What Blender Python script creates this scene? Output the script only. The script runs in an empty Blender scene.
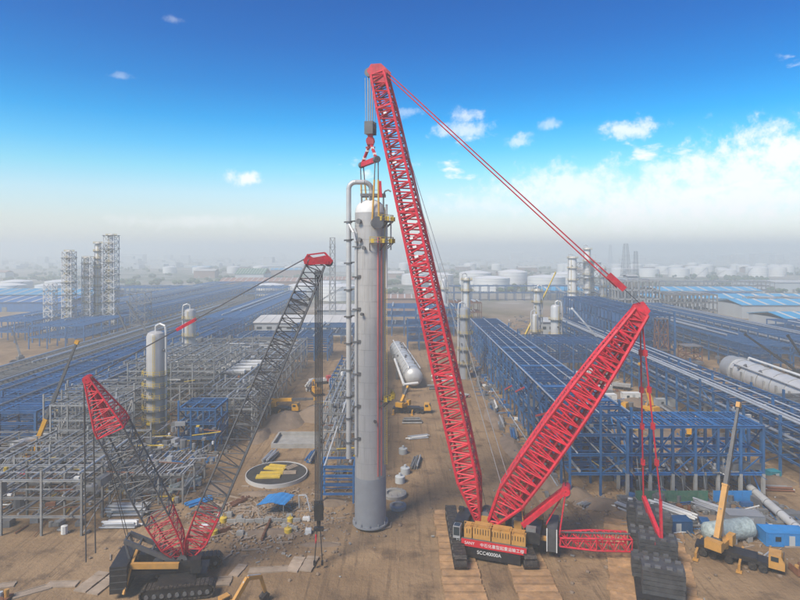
import bpy, math, random
from mathutils import Vector, Matrix, noise
random.seed(7)
RAD = math.radians
S = bpy.context.scene
C = S.collection

# ------------------------------------------------------------------ camera, sky, sun, exposure
H = 52.0                       # drone height in metres
cam_data = bpy.data.cameras.new('camera')
cam = bpy.data.objects.new('camera', cam_data)
C.objects.link(cam)
cam.location = (0, 0, H)
cam.rotation_euler = (RAD(90), 0, 0)
cam_data.sensor_width = 36.0
cam_data.lens = 36.0 * 571 / 800
cam_data.shift_y = -50 / 800.0
cam_data.clip_start = 0.5
cam_data.clip_end = 60000
S.camera = cam

SUN_EL, SUN_AZ = 48.0, 222.0   # azimuth clockwise from +Y (north)
world = bpy.data.worlds.new('World')
S.world = world
world.use_nodes = True
wn, wl = world.node_tree.nodes, world.node_tree.links
wn.clear()


def wnode(t, **kw):
    n = wn.new(t)
    for k, v in kw.items():
        setattr(n, k, v)
    return n


sky = wnode('ShaderNodeTexSky', sky_type='NISHITA', sun_disc=False)
sky.sun_elevation = RAD(SUN_EL)
sky.sun_rotation = RAD(SUN_AZ)
sky.air_density = 1.0
sky.dust_density = 0.6
sky.ozone_density = 2.5
geo = wnode('ShaderNodeTexCoord')
nrm = wnode('ShaderNodeVectorMath', operation='NORMALIZE')
wl.new(geo.outputs['Generated'], nrm.inputs[0])
sep = wnode('ShaderNodeSeparateXYZ')
wl.new(nrm.outputs[0], sep.inputs[0])
# clear-air tint, deeper blue with height as in the polarised upper sky
tint = wnode('ShaderNodeValToRGB')
tint.color_ramp.interpolation = 'LINEAR'
els = tint.color_ramp.elements
els[0].position, els[0].color = 0.0, (1.15, 1.15, 1.35, 1)
els[1].position, els[1].color = 1.0, (0.08, 0.36, 0.78, 1)
for p, c in ((0.05, (1.22, 1.16, 1.18, 1)), (0.095, (1.12, 1.28, 1.28, 1)), (0.135, (0.66, 1.28, 1.30, 1)), (0.172, (0.28, 1.12, 1.38, 1)),
             (0.214, (0.04, 0.90, 1.34, 1)), (0.267, (0.0, 0.66, 1.18, 1)), (0.336, (0.0, 0.49, 1.04, 1)), (0.42, (0.0, 0.40, 0.94, 1))):
    e = els.new(p)
    e.color = c
wl.new(sep.outputs['Z'], tint.inputs[0])
mul = wnode('ShaderNodeMix', data_type='RGBA', blend_type='MULTIPLY')
mul.inputs[0].default_value = 1.0
wl.new(sky.outputs[0], mul.inputs[6])
wl.new(tint.outputs[0], mul.inputs[7])
# clouds: noise on a flat cloud layer (direction / height), plus low cumulus banks near the horizon
nz1 = wnode('ShaderNodeTexNoise')
nz1.inputs['Scale'].default_value = 9.0
nz1.inputs['Detail'].default_value = 8.0
nz1.inputs['Roughness'].default_value = 0.58
mp = wnode('ShaderNodeMapping')
mp.inputs['Scale'].default_value = (1.0, 1.0, 2.6)
mp.inputs['Location'].default_value = (CLX, CLY, CLZ) if 'CLX' in globals() else (3.1, 0.4, 1.7)
wl.new(nrm.outputs[0], mp.inputs[0])
wl.new(mp.outputs[0], nz1.inputs['Vector'])
# cloud amount falls with height: dense low banks, rare puffs above
cov = wnode('ShaderNodeValToRGB')
cov.color_ramp.interpolation = 'B_SPLINE'
ce = cov.color_ramp.elements
ce[0].position, ce[0].color = 0.02, (0.0, 0.0, 0.0, 1)
ce[1].position, ce[1].color = 0.55, (0.0, 0.0, 0.0, 1)
for p, v in ((0.08, 0.16), (0.15, 0.15), (0.20, 0.08), (0.26, 0.0)):
    e = ce.new(p)
    e.color = (v, v, v, 1)
wl.new(sep.outputs['Z'], cov.inputs[0])
# more cloud towards +X (the sky is cloudier on that side all the way round)
side = wnode('ShaderNodeMapRange', interpolation_type='SMOOTHSTEP')
side.inputs[1].default_value, side.inputs[2].default_value = -0.3, 0.6
side.inputs[3].default_value, side.inputs[4].default_value = -0.05, 0.055
wl.new(sep.outputs['X'], side.inputs[0])
a1 = wnode('ShaderNodeMath', operation='ADD')
wl.new(nz1.outputs[0], a1.inputs[0])
wl.new(cov.outputs[0], a1.inputs[1])
a2 = wnode('ShaderNodeMath', operation='ADD')
wl.new(a1.outputs[0], a2.inputs[0])
wl.new(side.outputs[0], a2.inputs[1])
cl = wnode('ShaderNodeMapRange', interpolation_type='SMOOTHSTEP')
cl.inputs[1].default_value, cl.inputs[2].default_value = 0.73, 0.85
cl.inputs[3].default_value, cl.inputs[4].default_value = 0.0, 0.9
wl.new(a2.outputs[0], cl.inputs[0])
prev_mask = cl.outputs[0]
# a few single puffs of fair-weather cumulus, each a noisy blob in its own direction
warp = wnode('ShaderNodeTexNoise')
warp.inputs['Scale'].default_value = 34.0
warp.inputs['Detail'].default_value = 9.0
warp.inputs['Roughness'].default_value = 0.7
wl.new(nrm.outputs[0], warp.inputs['Vector'])


def puff(px, py, rx, rz, strength):
    global prev_mask
    d = Vector(((px - 400) / 571, 1.0, (250 - py) / 571)).normalized()
    sub = wnode('ShaderNodeVectorMath', operation='SUBTRACT')
    wl.new(nrm.outputs[0], sub.inputs[0])
    sub.inputs[1].default_value = d
    sc = wnode('ShaderNodeVectorMath', operation='MULTIPLY')
    wl.new(sub.outputs[0], sc.inputs[0])
    sc.inputs[1].default_value = (1 / rx, 1 / rx, 1 / rz)
    ln = wnode('ShaderNodeVectorMath', operation='LENGTH')
    wl.new(sc.outputs[0], ln.inputs[0])
    m1 = wnode('ShaderNodeMath', operation='MULTIPLY_ADD')
    wl.new(warp.outputs[0], m1.inputs[0])
    m1.inputs[1].default_value = -3.4
    wl.new(ln.outputs['Value'], m1.inputs[2])
    r = wnode('ShaderNodeMapRange', interpolation_type='SMOOTHSTEP')
    r.inputs[1].default_value, r.inputs[2].default_value = -1.6, -0.45
    r.inputs[3].default_value, r.inputs[4].default_value = strength, 0.0
    wl.new(m1.outputs[0], r.inputs[0])
    mx = wnode('ShaderNodeMath', operation='MAXIMUM')
    wl.new(prev_mask, mx.inputs[0])
    wl.new(r.outputs[0], mx.inputs[1])
    prev_mask = mx.outputs[0]


for a in ((245, 178, .026, .011, .85), (634, 130, .045, .016, .75), (465, 115, .028, .012, .6), (461, 131, .05, .016, .6),
          (520, 141, .028, .011, .55), (550, 124, .02, .01, .4), (174, 19, .016, .006, .22), (120, 76, .016, .006, .22),
          (663, 168, .05, .018, .7), (405, 112, .03, .009, .3), (788, 154, .12, .05, .9), (740, 176, .17, .05, .85), (700, 174, .09, .03, .7),
          (570, 190, .14, .04, .75), (690, 202, .24, .05, .85), (480, 205, .10, .02, .45), (200, 222, .12, .012, .4)):
    puff(*a)
mixc = wnode('ShaderNodeMix', data_type='RGBA')
mixc.inputs[7].default_value = (8.4, 8.5, 8.6, 1)
wl.new(prev_mask, mixc.inputs[0])
wl.new(mul.outputs[2], mixc.inputs[6])
bg = wnode('ShaderNodeBackground')
bg.inputs[1].default_value = 0.084
wl.new(mixc.outputs[2], bg.inputs[0])
wo = wnode('ShaderNodeOutputWorld')
wl.new(bg.outputs[0], wo.inputs[0])

sun_data = bpy.data.lights.new('sun', 'SUN')
sun_data.energy = 3.4
sun_data.angle = RAD(22)
sun_data.color = (1.0, 0.90, 0.74)
sun = bpy.data.objects.new('sun', sun_data)
C.objects.link(sun)
sd = Vector((math.sin(RAD(SUN_AZ)) * math.cos(RAD(SUN_EL)), math.cos(RAD(SUN_AZ)) * math.cos(RAD(SUN_EL)), math.sin(RAD(SUN_EL))))
sun.rotation_euler = sd.to_track_quat('Z', 'Y').to_euler()
sun.location = sd * 300

S.view_settings.view_transform = 'Standard'
S.view_settings.look = 'None'
S.view_settings.exposure = 0.75
S.view_settings.gamma = 1.0
S.view_settings.use_curve_mapping = False
S.cycles.volume_bounces = 2
S.cycles.max_bounces = 4
S.cycles.use_denoising = True

# ------------------------------------------------------------------ materials


def mat(name, col, rough=0.6, metal=0.0, var=0.18, scale=0.6, dirt=None, dirt_amt=0.0, bump=0.0, bscale=4.0, rnd=0.0, streak=0.0):
    m = bpy.data.materials.new(name)
    m.use_nodes = True
    n, l = m.node_tree.nodes, m.node_tree.links
    b = n['Principled BSDF']
    b.inputs['Roughness'].default_value = rough
    b.inputs['Metallic'].default_value = metal
    g = n.new('ShaderNodeNewGeometry')
    nz = n.new('ShaderNodeTexNoise')
    nz.inputs['Scale'].default_value = scale
    nz.inputs['Detail'].default_value = 6
    nz.inputs['Roughness'].default_value = 0.6
    l.new(g.outputs['Position'], nz.inputs['Vector'])
    mr = n.new('ShaderNodeMapRange')
    mr.inputs[1].default_value, mr.inputs[2].default_value = 0.3, 0.7
    mr.inputs[3].default_value, mr.inputs[4].default_value = 1 - var, 1 + var
    l.new(nz.outputs[0], mr.inputs[0])
    val = mr.outputs[0]
    if rnd:
        oi = n.new('ShaderNodeObjectInfo')
        r2 = n.new('ShaderNodeMapRange')
        r2.inputs[3].default_value, r2.inputs[4].default_value = 1 - rnd, 1 + rnd
        l.new(oi.outputs['Random'], r2.inputs[0])
        mm = n.new('ShaderNodeMath')
        mm.operation = 'MULTIPLY'
        l.new(val, mm.inputs[0])
        l.new(r2.outputs[0], mm.inputs[1])
        val = mm.outputs[0]
    mx = n.new('ShaderNodeMix')
    mx.data_type = 'RGBA'
    mx.blend_type = 'MULTIPLY'
    mx.inputs[0].default_value = 1.0
    mx.inputs[6].default_value = (*[c * 0.82 for c in col], 1)
    l.new(val, mx.inputs[7])
    out = mx.outputs[2]
    if dirt:
        nd = n.new('ShaderNodeTexNoise')
        nd.inputs['Scale'].default_value = scale * 1.7
        nd.inputs['Detail'].default_value = 8
        nd.inputs['Roughness'].default_value = 0.7
        if streak:
            sm = n.new('ShaderNodeMapping')
            sm.inputs['Scale'].default_value = (4.0, 4.0, streak * 4)
            l.new(g.outputs['Position'], sm.inputs[0])
            l.new(sm.outputs[0], nd.inputs['Vector'])
        else:
            l.new(g.outputs['Position'], nd.inputs['Vector'])
        md = n.new('ShaderNodeMapRange')
        md.inputs[1].default_value, md.inputs[2].default_value = 0.48, 0.68
        md.inputs[3].default_value, md.inputs[4].default_value = 0.0, dirt_amt
        l.new(nd.outputs[0], md.inputs[0])
        m2 = n.new('ShaderNodeMix')
        m2.data_type = 'RGBA'
        l.new(md.outputs[0], m2.inputs[0])
        l.new(out, m2.inputs[6])
        m2.inputs[7].default_value = (*dirt, 1)
        out = m2.outputs[2]
    l.new(out, b.inputs['Base Color'])
    if bump:
        nb = n.new('ShaderNodeTexNoise')
        nb.inputs['Scale'].default_value = bscale
        nb.inputs['Detail'].default_value = 5
        l.new(g.outputs['Position'], nb.inputs['Vector'])
        bp = n.new('ShaderNodeBump')
        bp.inputs['Strength'].default_value = bump
        bp.inputs['Distance'].default_value = 0.3
        l.new(nb.outputs[0], bp.inputs['Height'])
        l.new(bp.outputs[0], b.inputs['Normal'])
    return m


DUST = (0.30, 0.24, 0.18)
RUST = (0.16, 0.06, 0.03)
M = {
    'red': mat('red_paint', (0.62, 0.010, 0.036), 0.58, 0, 0.3, 1.2, (0.36, 0.09, 0.08), 0.55, rnd=0.18),
    'red_faded': mat('faded_red_paint', (0.50, 0.03, 0.04), 0.55, 0, 0.2, 0.5, DUST, 0.2),
    'lattice_grey': mat('grey_lattice_paint', (0.10, 0.105, 0.115), 0.5, 0.2, 0.2, 0.6, DUST, 0.15),
    'black': mat('black_paint', (0.016, 0.017, 0.020), 0.5, 0, 0.25, 0.8, DUST, 0.10),
    'weight': mat('counterweight_paint', (0.058, 0.060, 0.064), 0.55, 0, 0.35, 0.6, (0.16, 0.15, 0.14), 0.25, rnd=0.2),
    'rubber': mat('rubber', (0.02, 0.02, 0.02), 0.85, 0, 0.2, 1.5, DUST, 0.2),
    'track': mat('track_steel', (0.045, 0.040, 0.038), 0.6, 0.4, 0.3, 1.5, DUST, 0.35),
    'orange': mat('orange_paint', (0.56, 0.29, 0.07), 0.5, 0, 0.15, 0.8, DUST, 0.25),
    'yellow': mat('yellow_paint', (0.66, 0.46, 0.05), 0.5, 0, 0.15, 0.9, DUST, 0.2),
    'machine_yellow': mat('machine_yellow_paint', (0.72, 0.36, 0.02), 0.45, 0, 0.14, 0.8, DUST, 0.15),
    'white': mat('white_paint', (0.74, 0.74, 0.72), 0.5, 0, 0.08, 0.4, DUST, 0.12, rnd=0.05),
    'blue': mat('blue_steel_paint', (0.020, 0.108, 0.27), 0.5, 0, 0.22, 0.4, DUST, 0.12, rnd=0.22),
    'blue_deck': mat('blue_joist_paint', (0.024, 0.135, 0.35), 0.5, 0, 0.22, 0.4, DUST, 0.10, rnd=0.2),
    'blue_bright': mat('bright_blue_sheet', (0.03, 0.24, 0.58), 0.55, 0, 0.14, 0.7, DUST, 0.08),
    'blue_roof': mat('blue_roof_sheet', (0.05, 0.34, 0.60), 0.5, 0, 0.10, 0.05, DUST, 0.05, rnd=0.1),
    'galv': mat('galvanised_steel', (0.36, 0.365, 0.36), 0.5, 0.35, 0.2, 0.7, RUST, 0.25, rnd=0.3),
    'galv_light': mat('bright_galvanised_pipe', (0.52, 0.53, 0.54), 0.42, 0.4, 0.15, 0.7, DUST, 0.10, rnd=0.2),
    'galv_dark': mat('weathered_grey_steel', (0.15, 0.155, 0.16), 0.6, 0.2, 0.25, 0.5, RUST, 0.2, rnd=0.25),
    'concrete': mat('concrete', (0.36, 0.35, 0.33), 0.9, 0, 0.18, 0.5, (0.2, 0.17, 0.14), 0.25, 0.15, 3, rnd=0.08),
    'concrete_dark': mat('dark_wet_concrete', (0.035, 0.034, 0.033), 0.9, 0, 0.3, 0.5, (0.10, 0.09, 0.08), 0.3),
    'column': mat('grey_primer_shell', (0.50, 0.49, 0.48), 0.48, 0.15, 0.09, 0.25, (0.30, 0.28, 0.26), 0.6, streak=.06),
    'skirt': mat('bluish_grey_skirt', (0.31, 0.325, 0.35), 0.6, 0.1, 0.10, 0.4, (0.25, 0.24, 0.23), 0.3),
    'clad': mat('aluminium_cladding', (0.62, 0.62, 0.61), 0.42, 0.22, 0.10, 0.3, (0.4, 0.38, 0.36), 0.15, rnd=0.06),
    'tower_pale': mat('pale_tower_cladding', (0.72, 0.72, 0.71), 0.5, 0.0, 0.1, 0.1),
    'seam': mat('weld_seam', (0.42, 0.41, 0.40), 0.55, 0.1, 0.2, 0.5),
    'pink': mat('red_primer_pipe', (0.52, 0.16, 0.16), 0.6, 0, 0.12, 0.5),
    'timber': mat('timber_mat', (0.45, 0.265, 0.13), 0.85, 0, 0.35, 0.5, (0.22, 0.15, 0.10), 0.75, 0.2, 5, rnd=0.16),
    'old_timber': mat('weathered_timber_mat', (0.36, 0.28, 0.21), 0.9, 0, 0.25, 0.4, (0.22, 0.15, 0.10), 0.45, 0.2, 5, rnd=0.15),
    'rust': mat('rusty_steel', (0.20, 0.085, 0.045), 0.85, 0.1, 0.35, 0.8, (0.10, 0.045, 0.03), 0.5, rnd=0.2),
    'soil': mat('heaped_soil', (0.235, 0.172, 0.122), 0.97, 0, 0.25, 0.25, (0.15, 0.11, 0.08), 0.5, 0.5, 1.2),
    'green': mat('green_netting', (0.06, 0.19, 0.12), 0.8, 0, 0.25, 0.6, DUST, 0.3),
    'teal': mat('teal_paint', (0.03, 0.30, 0.36), 0.5, 0, 0.15, 0.8, DUST, 0.2),
    'glass': mat('dark_window_glass', (0.03, 0.045, 0.055), 0.12, 0, 0.1, 0.5),
    'tarp': mat('creased_wrap', (0.40, 0.47, 0.46), 0.6, 0, 0.25, 1.2, (0.20, 0.25, 0.25), 0.6, 0.6, 2.5),
    'wallgrey': mat('pale_grey_wall_sheet', (0.46, 0.49, 0.51), 0.7, 0, 0.12, 0.06, DUST, 0.12, rnd=0.15),
    'roofgrey': mat('pale_roof_sheet', (0.58, 0.57, 0.55), 0.65, 0, 0.12, 0.06, DUST, 0.2, rnd=0.12),
    'brownwall': mat('brown_wall', (0.30, 0.20, 0.16), 0.8, 0, 0.15, 0.06, None, 0, rnd=0.15),
    'tank': mat('white_tank_paint', (0.78, 0.78, 0.77), 0.5, 0, 0.05, 0.03, DUST, 0.08, rnd=0.06),
    'strap': mat('orange_sling_webbing', (0.66, 0.38, 0.08), 0.8, 0, 0.15, 1.0),
    'rope': mat('wire_rope', (0.075, 0.075, 0.08), 0.55, 0.4, 0.15, 1.0),
    'rope_light': mat('pale_wire_rope', (0.44, 0.46, 0.47), 0.5, 0.3, 0.1, 1.0),
    'brown_house': mat('terracotta_paint', (0.33, 0.19, 0.14), 0.7, 0, 0.15, 0.1, None, 0, rnd=0.2),
    'far_green': mat('far_tree_belt', (0.06, 0.10, 0.05), 0.95, 0, 0.4, 0.02),
    'lettering': mat('white_lettering', (0.82, 0.82, 0.80), 0.6, 0, 0.03, 1.0),
    'banner': mat('red_banner_cloth', (0.60, 0.012, 0.025), 0.75, 0, 0.12, 0.6),
}

# ------------------------------------------------------------------ helpers
V = Vector
Zax = V((0, 0, 1))


def px(x, y, d):
    """A point that stands d metres away and is seen at photo pixel x, y."""
    return V(((x - 400) * d / 571, d, H - (y - 250) * d / 571))


def gp(x, y, z=0.0):
    d = (H - z) * 571 / (y - 250)
    return V(((x - 400) * d / 571, d, z))


def setp(o, label=None, cat=None, group=None, kind=None):
    if label:
        o['label'] = label
    if cat:
        o['category'] = cat
    if group:
        o['group'] = group
    if kind:
        o['kind'] = kind
    return o


def thing(name, label, cat, loc=(0, 0, 0), group=None):
    o = bpy.data.objects.new(name, None)
    o.empty_display_size = 0.5
    o.location = loc
    C.objects.link(o)
    return setp(o, label, cat, group)


def base_of(o):
    p = V((0, 0, 0))
    while o is not None:
        p = p + o.location
        o = o.parent
    return p


def frame_of(d, up=None):
    z = d.normalized()
    up = up or (Zax if abs(z.z) < 0.98 else V((0, 1, 0)))
    x = up.cross(z)
    if x.length < 1e-6:
        x = V((1, 0, 0)).cross(z)
    x.normalize()
    y = z.cross(x)
    return x, y, z


class MB:
    def __init__(self):
        self.v, self.f, self.sm = [], [], []

    def add(self, vs, fs, smooth=False):
        k = len(self.v)
        self.v.extend(vs)
        for f in fs:
            self.f.append([i + k for i in f])
            self.sm.append(smooth)
        return self

    def box(self, c, s, ax=None):
        c = V(c)
        X, Y, Z = ax or (V((1, 0, 0)), V((0, 1, 0)), Zax)
        a, b, e = X * (s[0] / 2), Y * (s[1] / 2), Z * (s[2] / 2)
        vs = [c + a * i + b * j + e * k for k in (-1, 1) for j in (-1, 1) for i in (-1, 1)]
        return self.add(vs, [(0, 2, 3, 1), (4, 5, 7, 6), (0, 1, 5, 4), (2, 6, 7, 3), (0, 4, 6, 2), (1, 3, 7, 5)])

    def bar(self, a, b, w, h=None, up=None):
        a, b = V(a), V(b)
        if (b - a).length < 1e-5:
            return self
        x, y, z = frame_of(b - a, up)
        return self.box((a + b) / 2, (w, h or w, (b - a).length), (x, y, z))

    def tube(self, a, b, r, n=6, r2=None, caps=True):
        a, b = V(a), V(b)
        if (b - a).length < 1e-5:
            return self
        r2 = r if r2 is None else r2
        x, y, z = frame_of(b - a)
        vs = []
        for p, q in ((a, r), (b, r2)):
            for i in range(n):
                t = 2 * math.pi * i / n
                vs.append(p + x * math.cos(t) * q + y * math.sin(t) * q)
        self.add(vs, [(i, (i + 1) % n, n + (i + 1) % n, n + i) for i in range(n)], True)
        if caps:
            k = len(self.v) - 2 * n
            self.f.append([k + i for i in reversed(range(n))])
            self.f.append([k + n + i for i in range(n)])
            self.sm += [False, False]
        return self

    def path(self, pts, r, n=6):
        for a, b in zip(pts, pts[1:]):
            self.tube(a, b, r, n)
        return self

    def lathe(self, o, axis, prof, n=24, smooth=True, arc=None):
        """prof: list of (distance along axis, radius)."""
        o, x, y, z = V(o), *frame_of(V(axis))
        a0, a1 = arc or (0, 2 * math.pi)
        full = arc is None
        m = n if full else n + 1
        vs = []
        for d, r in prof:
            for i in range(m):
                t = a0 + (a1 - a0) * i / n
                vs.append(o + z * d + x * math.cos(t) * r + y * math.sin(t) * r)
        fs = []
        for j in range(len(prof) - 1):
            for i in range(n):
                i2 = (i + 1) % m if full else i + 1
                fs.append((j * m + i, j * m + i2, (j + 1) * m + i2, (j + 1) * m + i))
        return self.add(vs, fs, smooth)

    def prism(self, pts, d):
        """closed outline pts extruded by vector d."""
        n = len(pts)
        vs = [V(p) for p in pts] + [V(p) + V(d) for p in pts]
        fs = [tuple(reversed(range(n))), tuple(range(n, 2 * n))]
        fs += [(i, (i + 1) % n, n + (i + 1) % n, n + i) for i in range(n)]
        return self.add(vs, fs)

    def mesh(self, name, m, off=V((0, 0, 0))):
        me = bpy.data.meshes.new(name)
        me.from_pydata([tuple(v - off) for v in self.v], [], self.f)
        me.polygons.foreach_set('use_smooth', self.sm)
        me.materials.append(M[m])
        if any(self.sm):
            me.set_sharp_from_angle(angle=RAD(38))
        return me

    def build(self, name, m, parent=None, kind=None):
        me = self.mesh(name, m, base_of(parent) if parent else V((0, 0, 0)))
        o = bpy.data.objects.new(name, me)
        C.objects.link(o)
        o.parent = parent
        if kind:
            o['kind'] = kind
        return o

    def solo(self, name, m, label, cat, group=None, kind=None):
        """one mesh that is a whole thing, origin at its base centre."""
        xs = [v.x for v in self.v]
        ys = [v.y for v in self.v]
        zs = [v.z for v in self.v]
        c = V(((min(xs) + max(xs)) / 2, (min(ys) + max(ys)) / 2, min(zs)))
        me = self.mesh(name, m, c)
        o = bpy.data.objects.new(name, me)
        o.location = c
        C.objects.link(o)
        return setp(o, label, cat, group, kind)


UNIT = {}


def unit_mesh(profile, m):
    k = (profile, m)
    if k in UNIT:
        return UNIT[k]
    b = MB()
    if profile == 'H':
        t, w = 0.16, 0.5
        pts = [(-w, -w), (w, -w), (w, -w + t), (t / 2, -w + t), (t / 2, w - t), (w, w - t), (w, w), (-w, w), (-w, w - t), (-t / 2, w - t), (-t / 2, -w + t), (-w, -w + t)]
        b.prism([V((x, y, 0)) for x, y in pts], V((0, 0, 1)))
    elif profile == 'O':
        b.tube((0, 0, 0), (0, 0, 1), 0.5, 8)
    else:
        b.box((0, 0, 0.5), (1, 1, 1))
    UNIT[k] = b.mesh({'H': 'steel_beam', 'O': 'pipe', 'B': 'bar'}[profile], m)
    return UNIT[k]


def member(name, a, b, w, h, m, parent, profile='H'):
    """A straight beam, pipe or bar as its own object; alike ones share mesh data."""
    a, b = V(a), V(b)
    x, y, z = frame_of(b - a)
    L = (b - a).length
    o = bpy.data.objects.new(name, unit_mesh(profile, m))
    o.parent = parent
    p = a - base_of(parent)
    mt = Matrix(((x.x * w, y.x * h, z.x * L, p.x), (x.y * w, y.y * h, z.y * L, p.y), (x.z * w, y.z * h, z.z * L, p.z), (0, 0, 0, 1)))
    o.matrix_basis = mt
    C.objects.link(o)
    return o


def copy_tree(o, parent=None):
    c = o.copy()
    C.objects.link(c)
    c.parent = parent
    for ch in o.children:
        copy_tree(ch, c)
    return c


def place(root, loc, rz=0.0, sc=None, label=None, group=None):
    root.location = loc
    root.rotation_euler = (0, 0, rz)
    if sc:
        root.scale = sc
    return setp(root, label, None, group)


def text(parent, body, at, xdir, ydir, size, m, ext=0.01):
    cu = bpy.data.curves.new('lettering', 'FONT')
    cu.body = body
    cu.size = size
    cu.align_x, cu.align_y = 'CENTER', 'CENTER'
    cu.extrude = ext
    cu.materials.append(M[m])
    o = bpy.data.objects.new('lettering', cu)
    x = V(xdir).normalized()
    z = x.cross(V(ydir)).normalized()
    y = z.cross(x)
    p = V(at) - base_of(parent)
    o.matrix_basis = Matrix(((x.x, y.x, z.x, p.x), (x.y, y.y, z.y, p.y), (x.z, y.z, z.z, p.z), (0, 0, 0, 1)))
    o.parent = parent
    C.objects.link(o)
    bpy.context.view_layer.update()
    me = bpy.data.meshes.new_from_object(o.evaluated_get(bpy.context.evaluated_depsgraph_get()))
    me.materials.clear()
    me.materials.append(M[m])
    mo = bpy.data.objects.new('lettering', me)
    mo.matrix_basis = o.matrix_basis.copy()
    bpy.data.objects.remove(o)
    mo.parent = parent
    C.objects.link(mo)
    return mo


U = random.uniform
HAZE = 0.00088

# ------------------------------------------------------------------ ground
def ground_material():
    m = bpy.data.materials.new('site_ground')
    m.use_nodes = True
    n, l = m.node_tree.nodes, m.node_tree.links
    b = n['Principled BSDF']
    b.inputs['Roughness'].default_value = 0.95
    b.inputs['Specular IOR Level'].default_value = 0.2
    g = n.new('ShaderNodeNewGeometry')

    def noise_n(scale, detail=6, rough=0.6, vscale=None):
        t = n.new('ShaderNodeTexNoise')
        t.inputs['Scale'].default_value = scale
        t.inputs['Detail'].default_value = detail
        t.inputs['Roughness'].default_value = rough
        src = g.outputs['Position']
        if vscale:
            mp = n.new('ShaderNodeMapping')
            mp.inputs['Scale'].default_value = vscale
            l.new(src, mp.inputs[0])
            src = mp.outputs[0]
        l.new(src, t.inputs['Vector'])
        return t.outputs[0]

    def rng(src, a, b_, c=0.0, d=1.0):
        r = n.new('ShaderNodeMapRange')
        r.interpolation_type = 'SMOOTHSTEP'
        for i, v in zip((1, 2, 3, 4), (a, b_, c, d)):
            r.inputs[i].default_value = v
        l.new(src, r.inputs[0])
        return r.outputs[0]

    def mix(f, a, c, blend='MIX'):
        x = n.new('ShaderNodeMix')
        x.data_type = 'RGBA'
        x.blend_type = blend
        if isinstance(f, float):
            x.inputs[0].default_value = f
        else:
            l.new(f, x.inputs[0])
        for i, s in ((6, a), (7, c)):
            if isinstance(s, tuple):
                x.inputs[i].default_value = (*s, 1)
            else:
                l.new(s, x.inputs[i])
        return x.outputs[2]

    col = mix(rng(noise_n(0.035, 5), 0.38, 0.62), (0.208, 0.136, 0.076), (0.300, 0.202, 0.116))
    col = mix(rng(noise_n(0.16, 7, 0.65), 0.50, 0.68), col, (0.135, 0.090, 0.055))
    # ruts and tyre marks, drawn out along the haul roads
    col = mix(rng(noise_n(0.9, 6, 0.65, (1.0, 0.045, 1.0)), 0.54, 0.62, 0, 0.45), col, (0.090, 0.060, 0.038))
    col = mix(rng(noise_n(0.7, 6, 0.65, (0.06, 1.0, 1.0)), 0.56, 0.64, 0, 0.45), col, (0.26, 0.175, 0.105))
    col = mix(rng(noise_n(1.6, 8, 0.75), 0.52, 0.72, 0, 0.6), col, (0.085, 0.060, 0.040))
    col = mix(rng(noise_n(3.2, 6, 0.7), 0.60, 0.72, 0, 0.5), col, (0.38, 0.30, 0.22))
    # beyond the site: concrete aprons, scrub and fields
    sx = n.new('ShaderNodeSeparateXYZ')
    l.new(g.outputs['Position'], sx.inputs[0])
    far = mix(rng(noise_n(0.006, 6, 0.6), 0.42, 0.58), (0.24, 0.22, 0.19), (0.10, 0.125, 0.085))
    far = mix(rng(noise_n(0.02, 5, 0.6), 0.52, 0.64), far, (0.34, 0.33, 0.31))
    col = mix(rng(sx.outputs['Y'], 330, 620), col, far)
    l.new(col, b.inputs['Base Color'])
    bp = n.new('ShaderNodeBump')
    bp.inputs['Strength'].default_value = 0.9
    bp.inputs['Distance'].default_value = 0.35
    ad = n.new('ShaderNodeMath')
    ad.operation = 'ADD'
    l.new(noise_n(0.9, 8, 0.7), ad.inputs[0])
    l.new(noise_n(0.5, 4, 0.6, (1.0, 0.08, 1.0)), ad.inputs[1])
    l.new(ad.outputs[0], bp.inputs['Height'])
    l.new(bp.outputs[0], b.inputs['Normal'])
    return m


M['ground'] = ground_material()


def axis_pts(lo, hi, a, b, step):
    pts = []
    x = a
    while x <= b:
        pts.append(x)
        x += step
    s, x = step, b
    while x < hi:
        s *= 1.35
        x = min(hi, x + s)
        pts.append(x)
    s, x = step, a
    while x > lo:
        s *= 1.35
        x = max(lo, x - s)
        pts.insert(0, x)
    return pts


def ground_z(x, y):
    k = max(0.0, min(1.0, (230 - abs(y - 60)) / 60))
    return k * (0.16 * noise.noise((x * 0.09, y * 0.09, 1)) + 0.10 * noise.noise((x * 0.35, y * 0.35, 5)) + 0.05 * noise.noise((x * 1.1, y * 0.9, 9))) - 0.06


gx = axis_pts(-6000, 6000, -78, 78, 0.8)
gy = axis_pts(-300, 9000, 76, 190, 0.8)
gb = MB()
nx = len(gx)
gb.add([V((x, y, ground_z(x, y))) for y in gy for x in gx],
       [(j * nx + i, j * nx + i + 1, (j + 1) * nx + i + 1, (j + 1) * nx + i) for j in range(len(gy) - 1) for i in range(nx - 1)], True)
setp(gb.build('ground', 'ground'), 'brown rutted construction site ground', None, None, 'structure')


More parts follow.
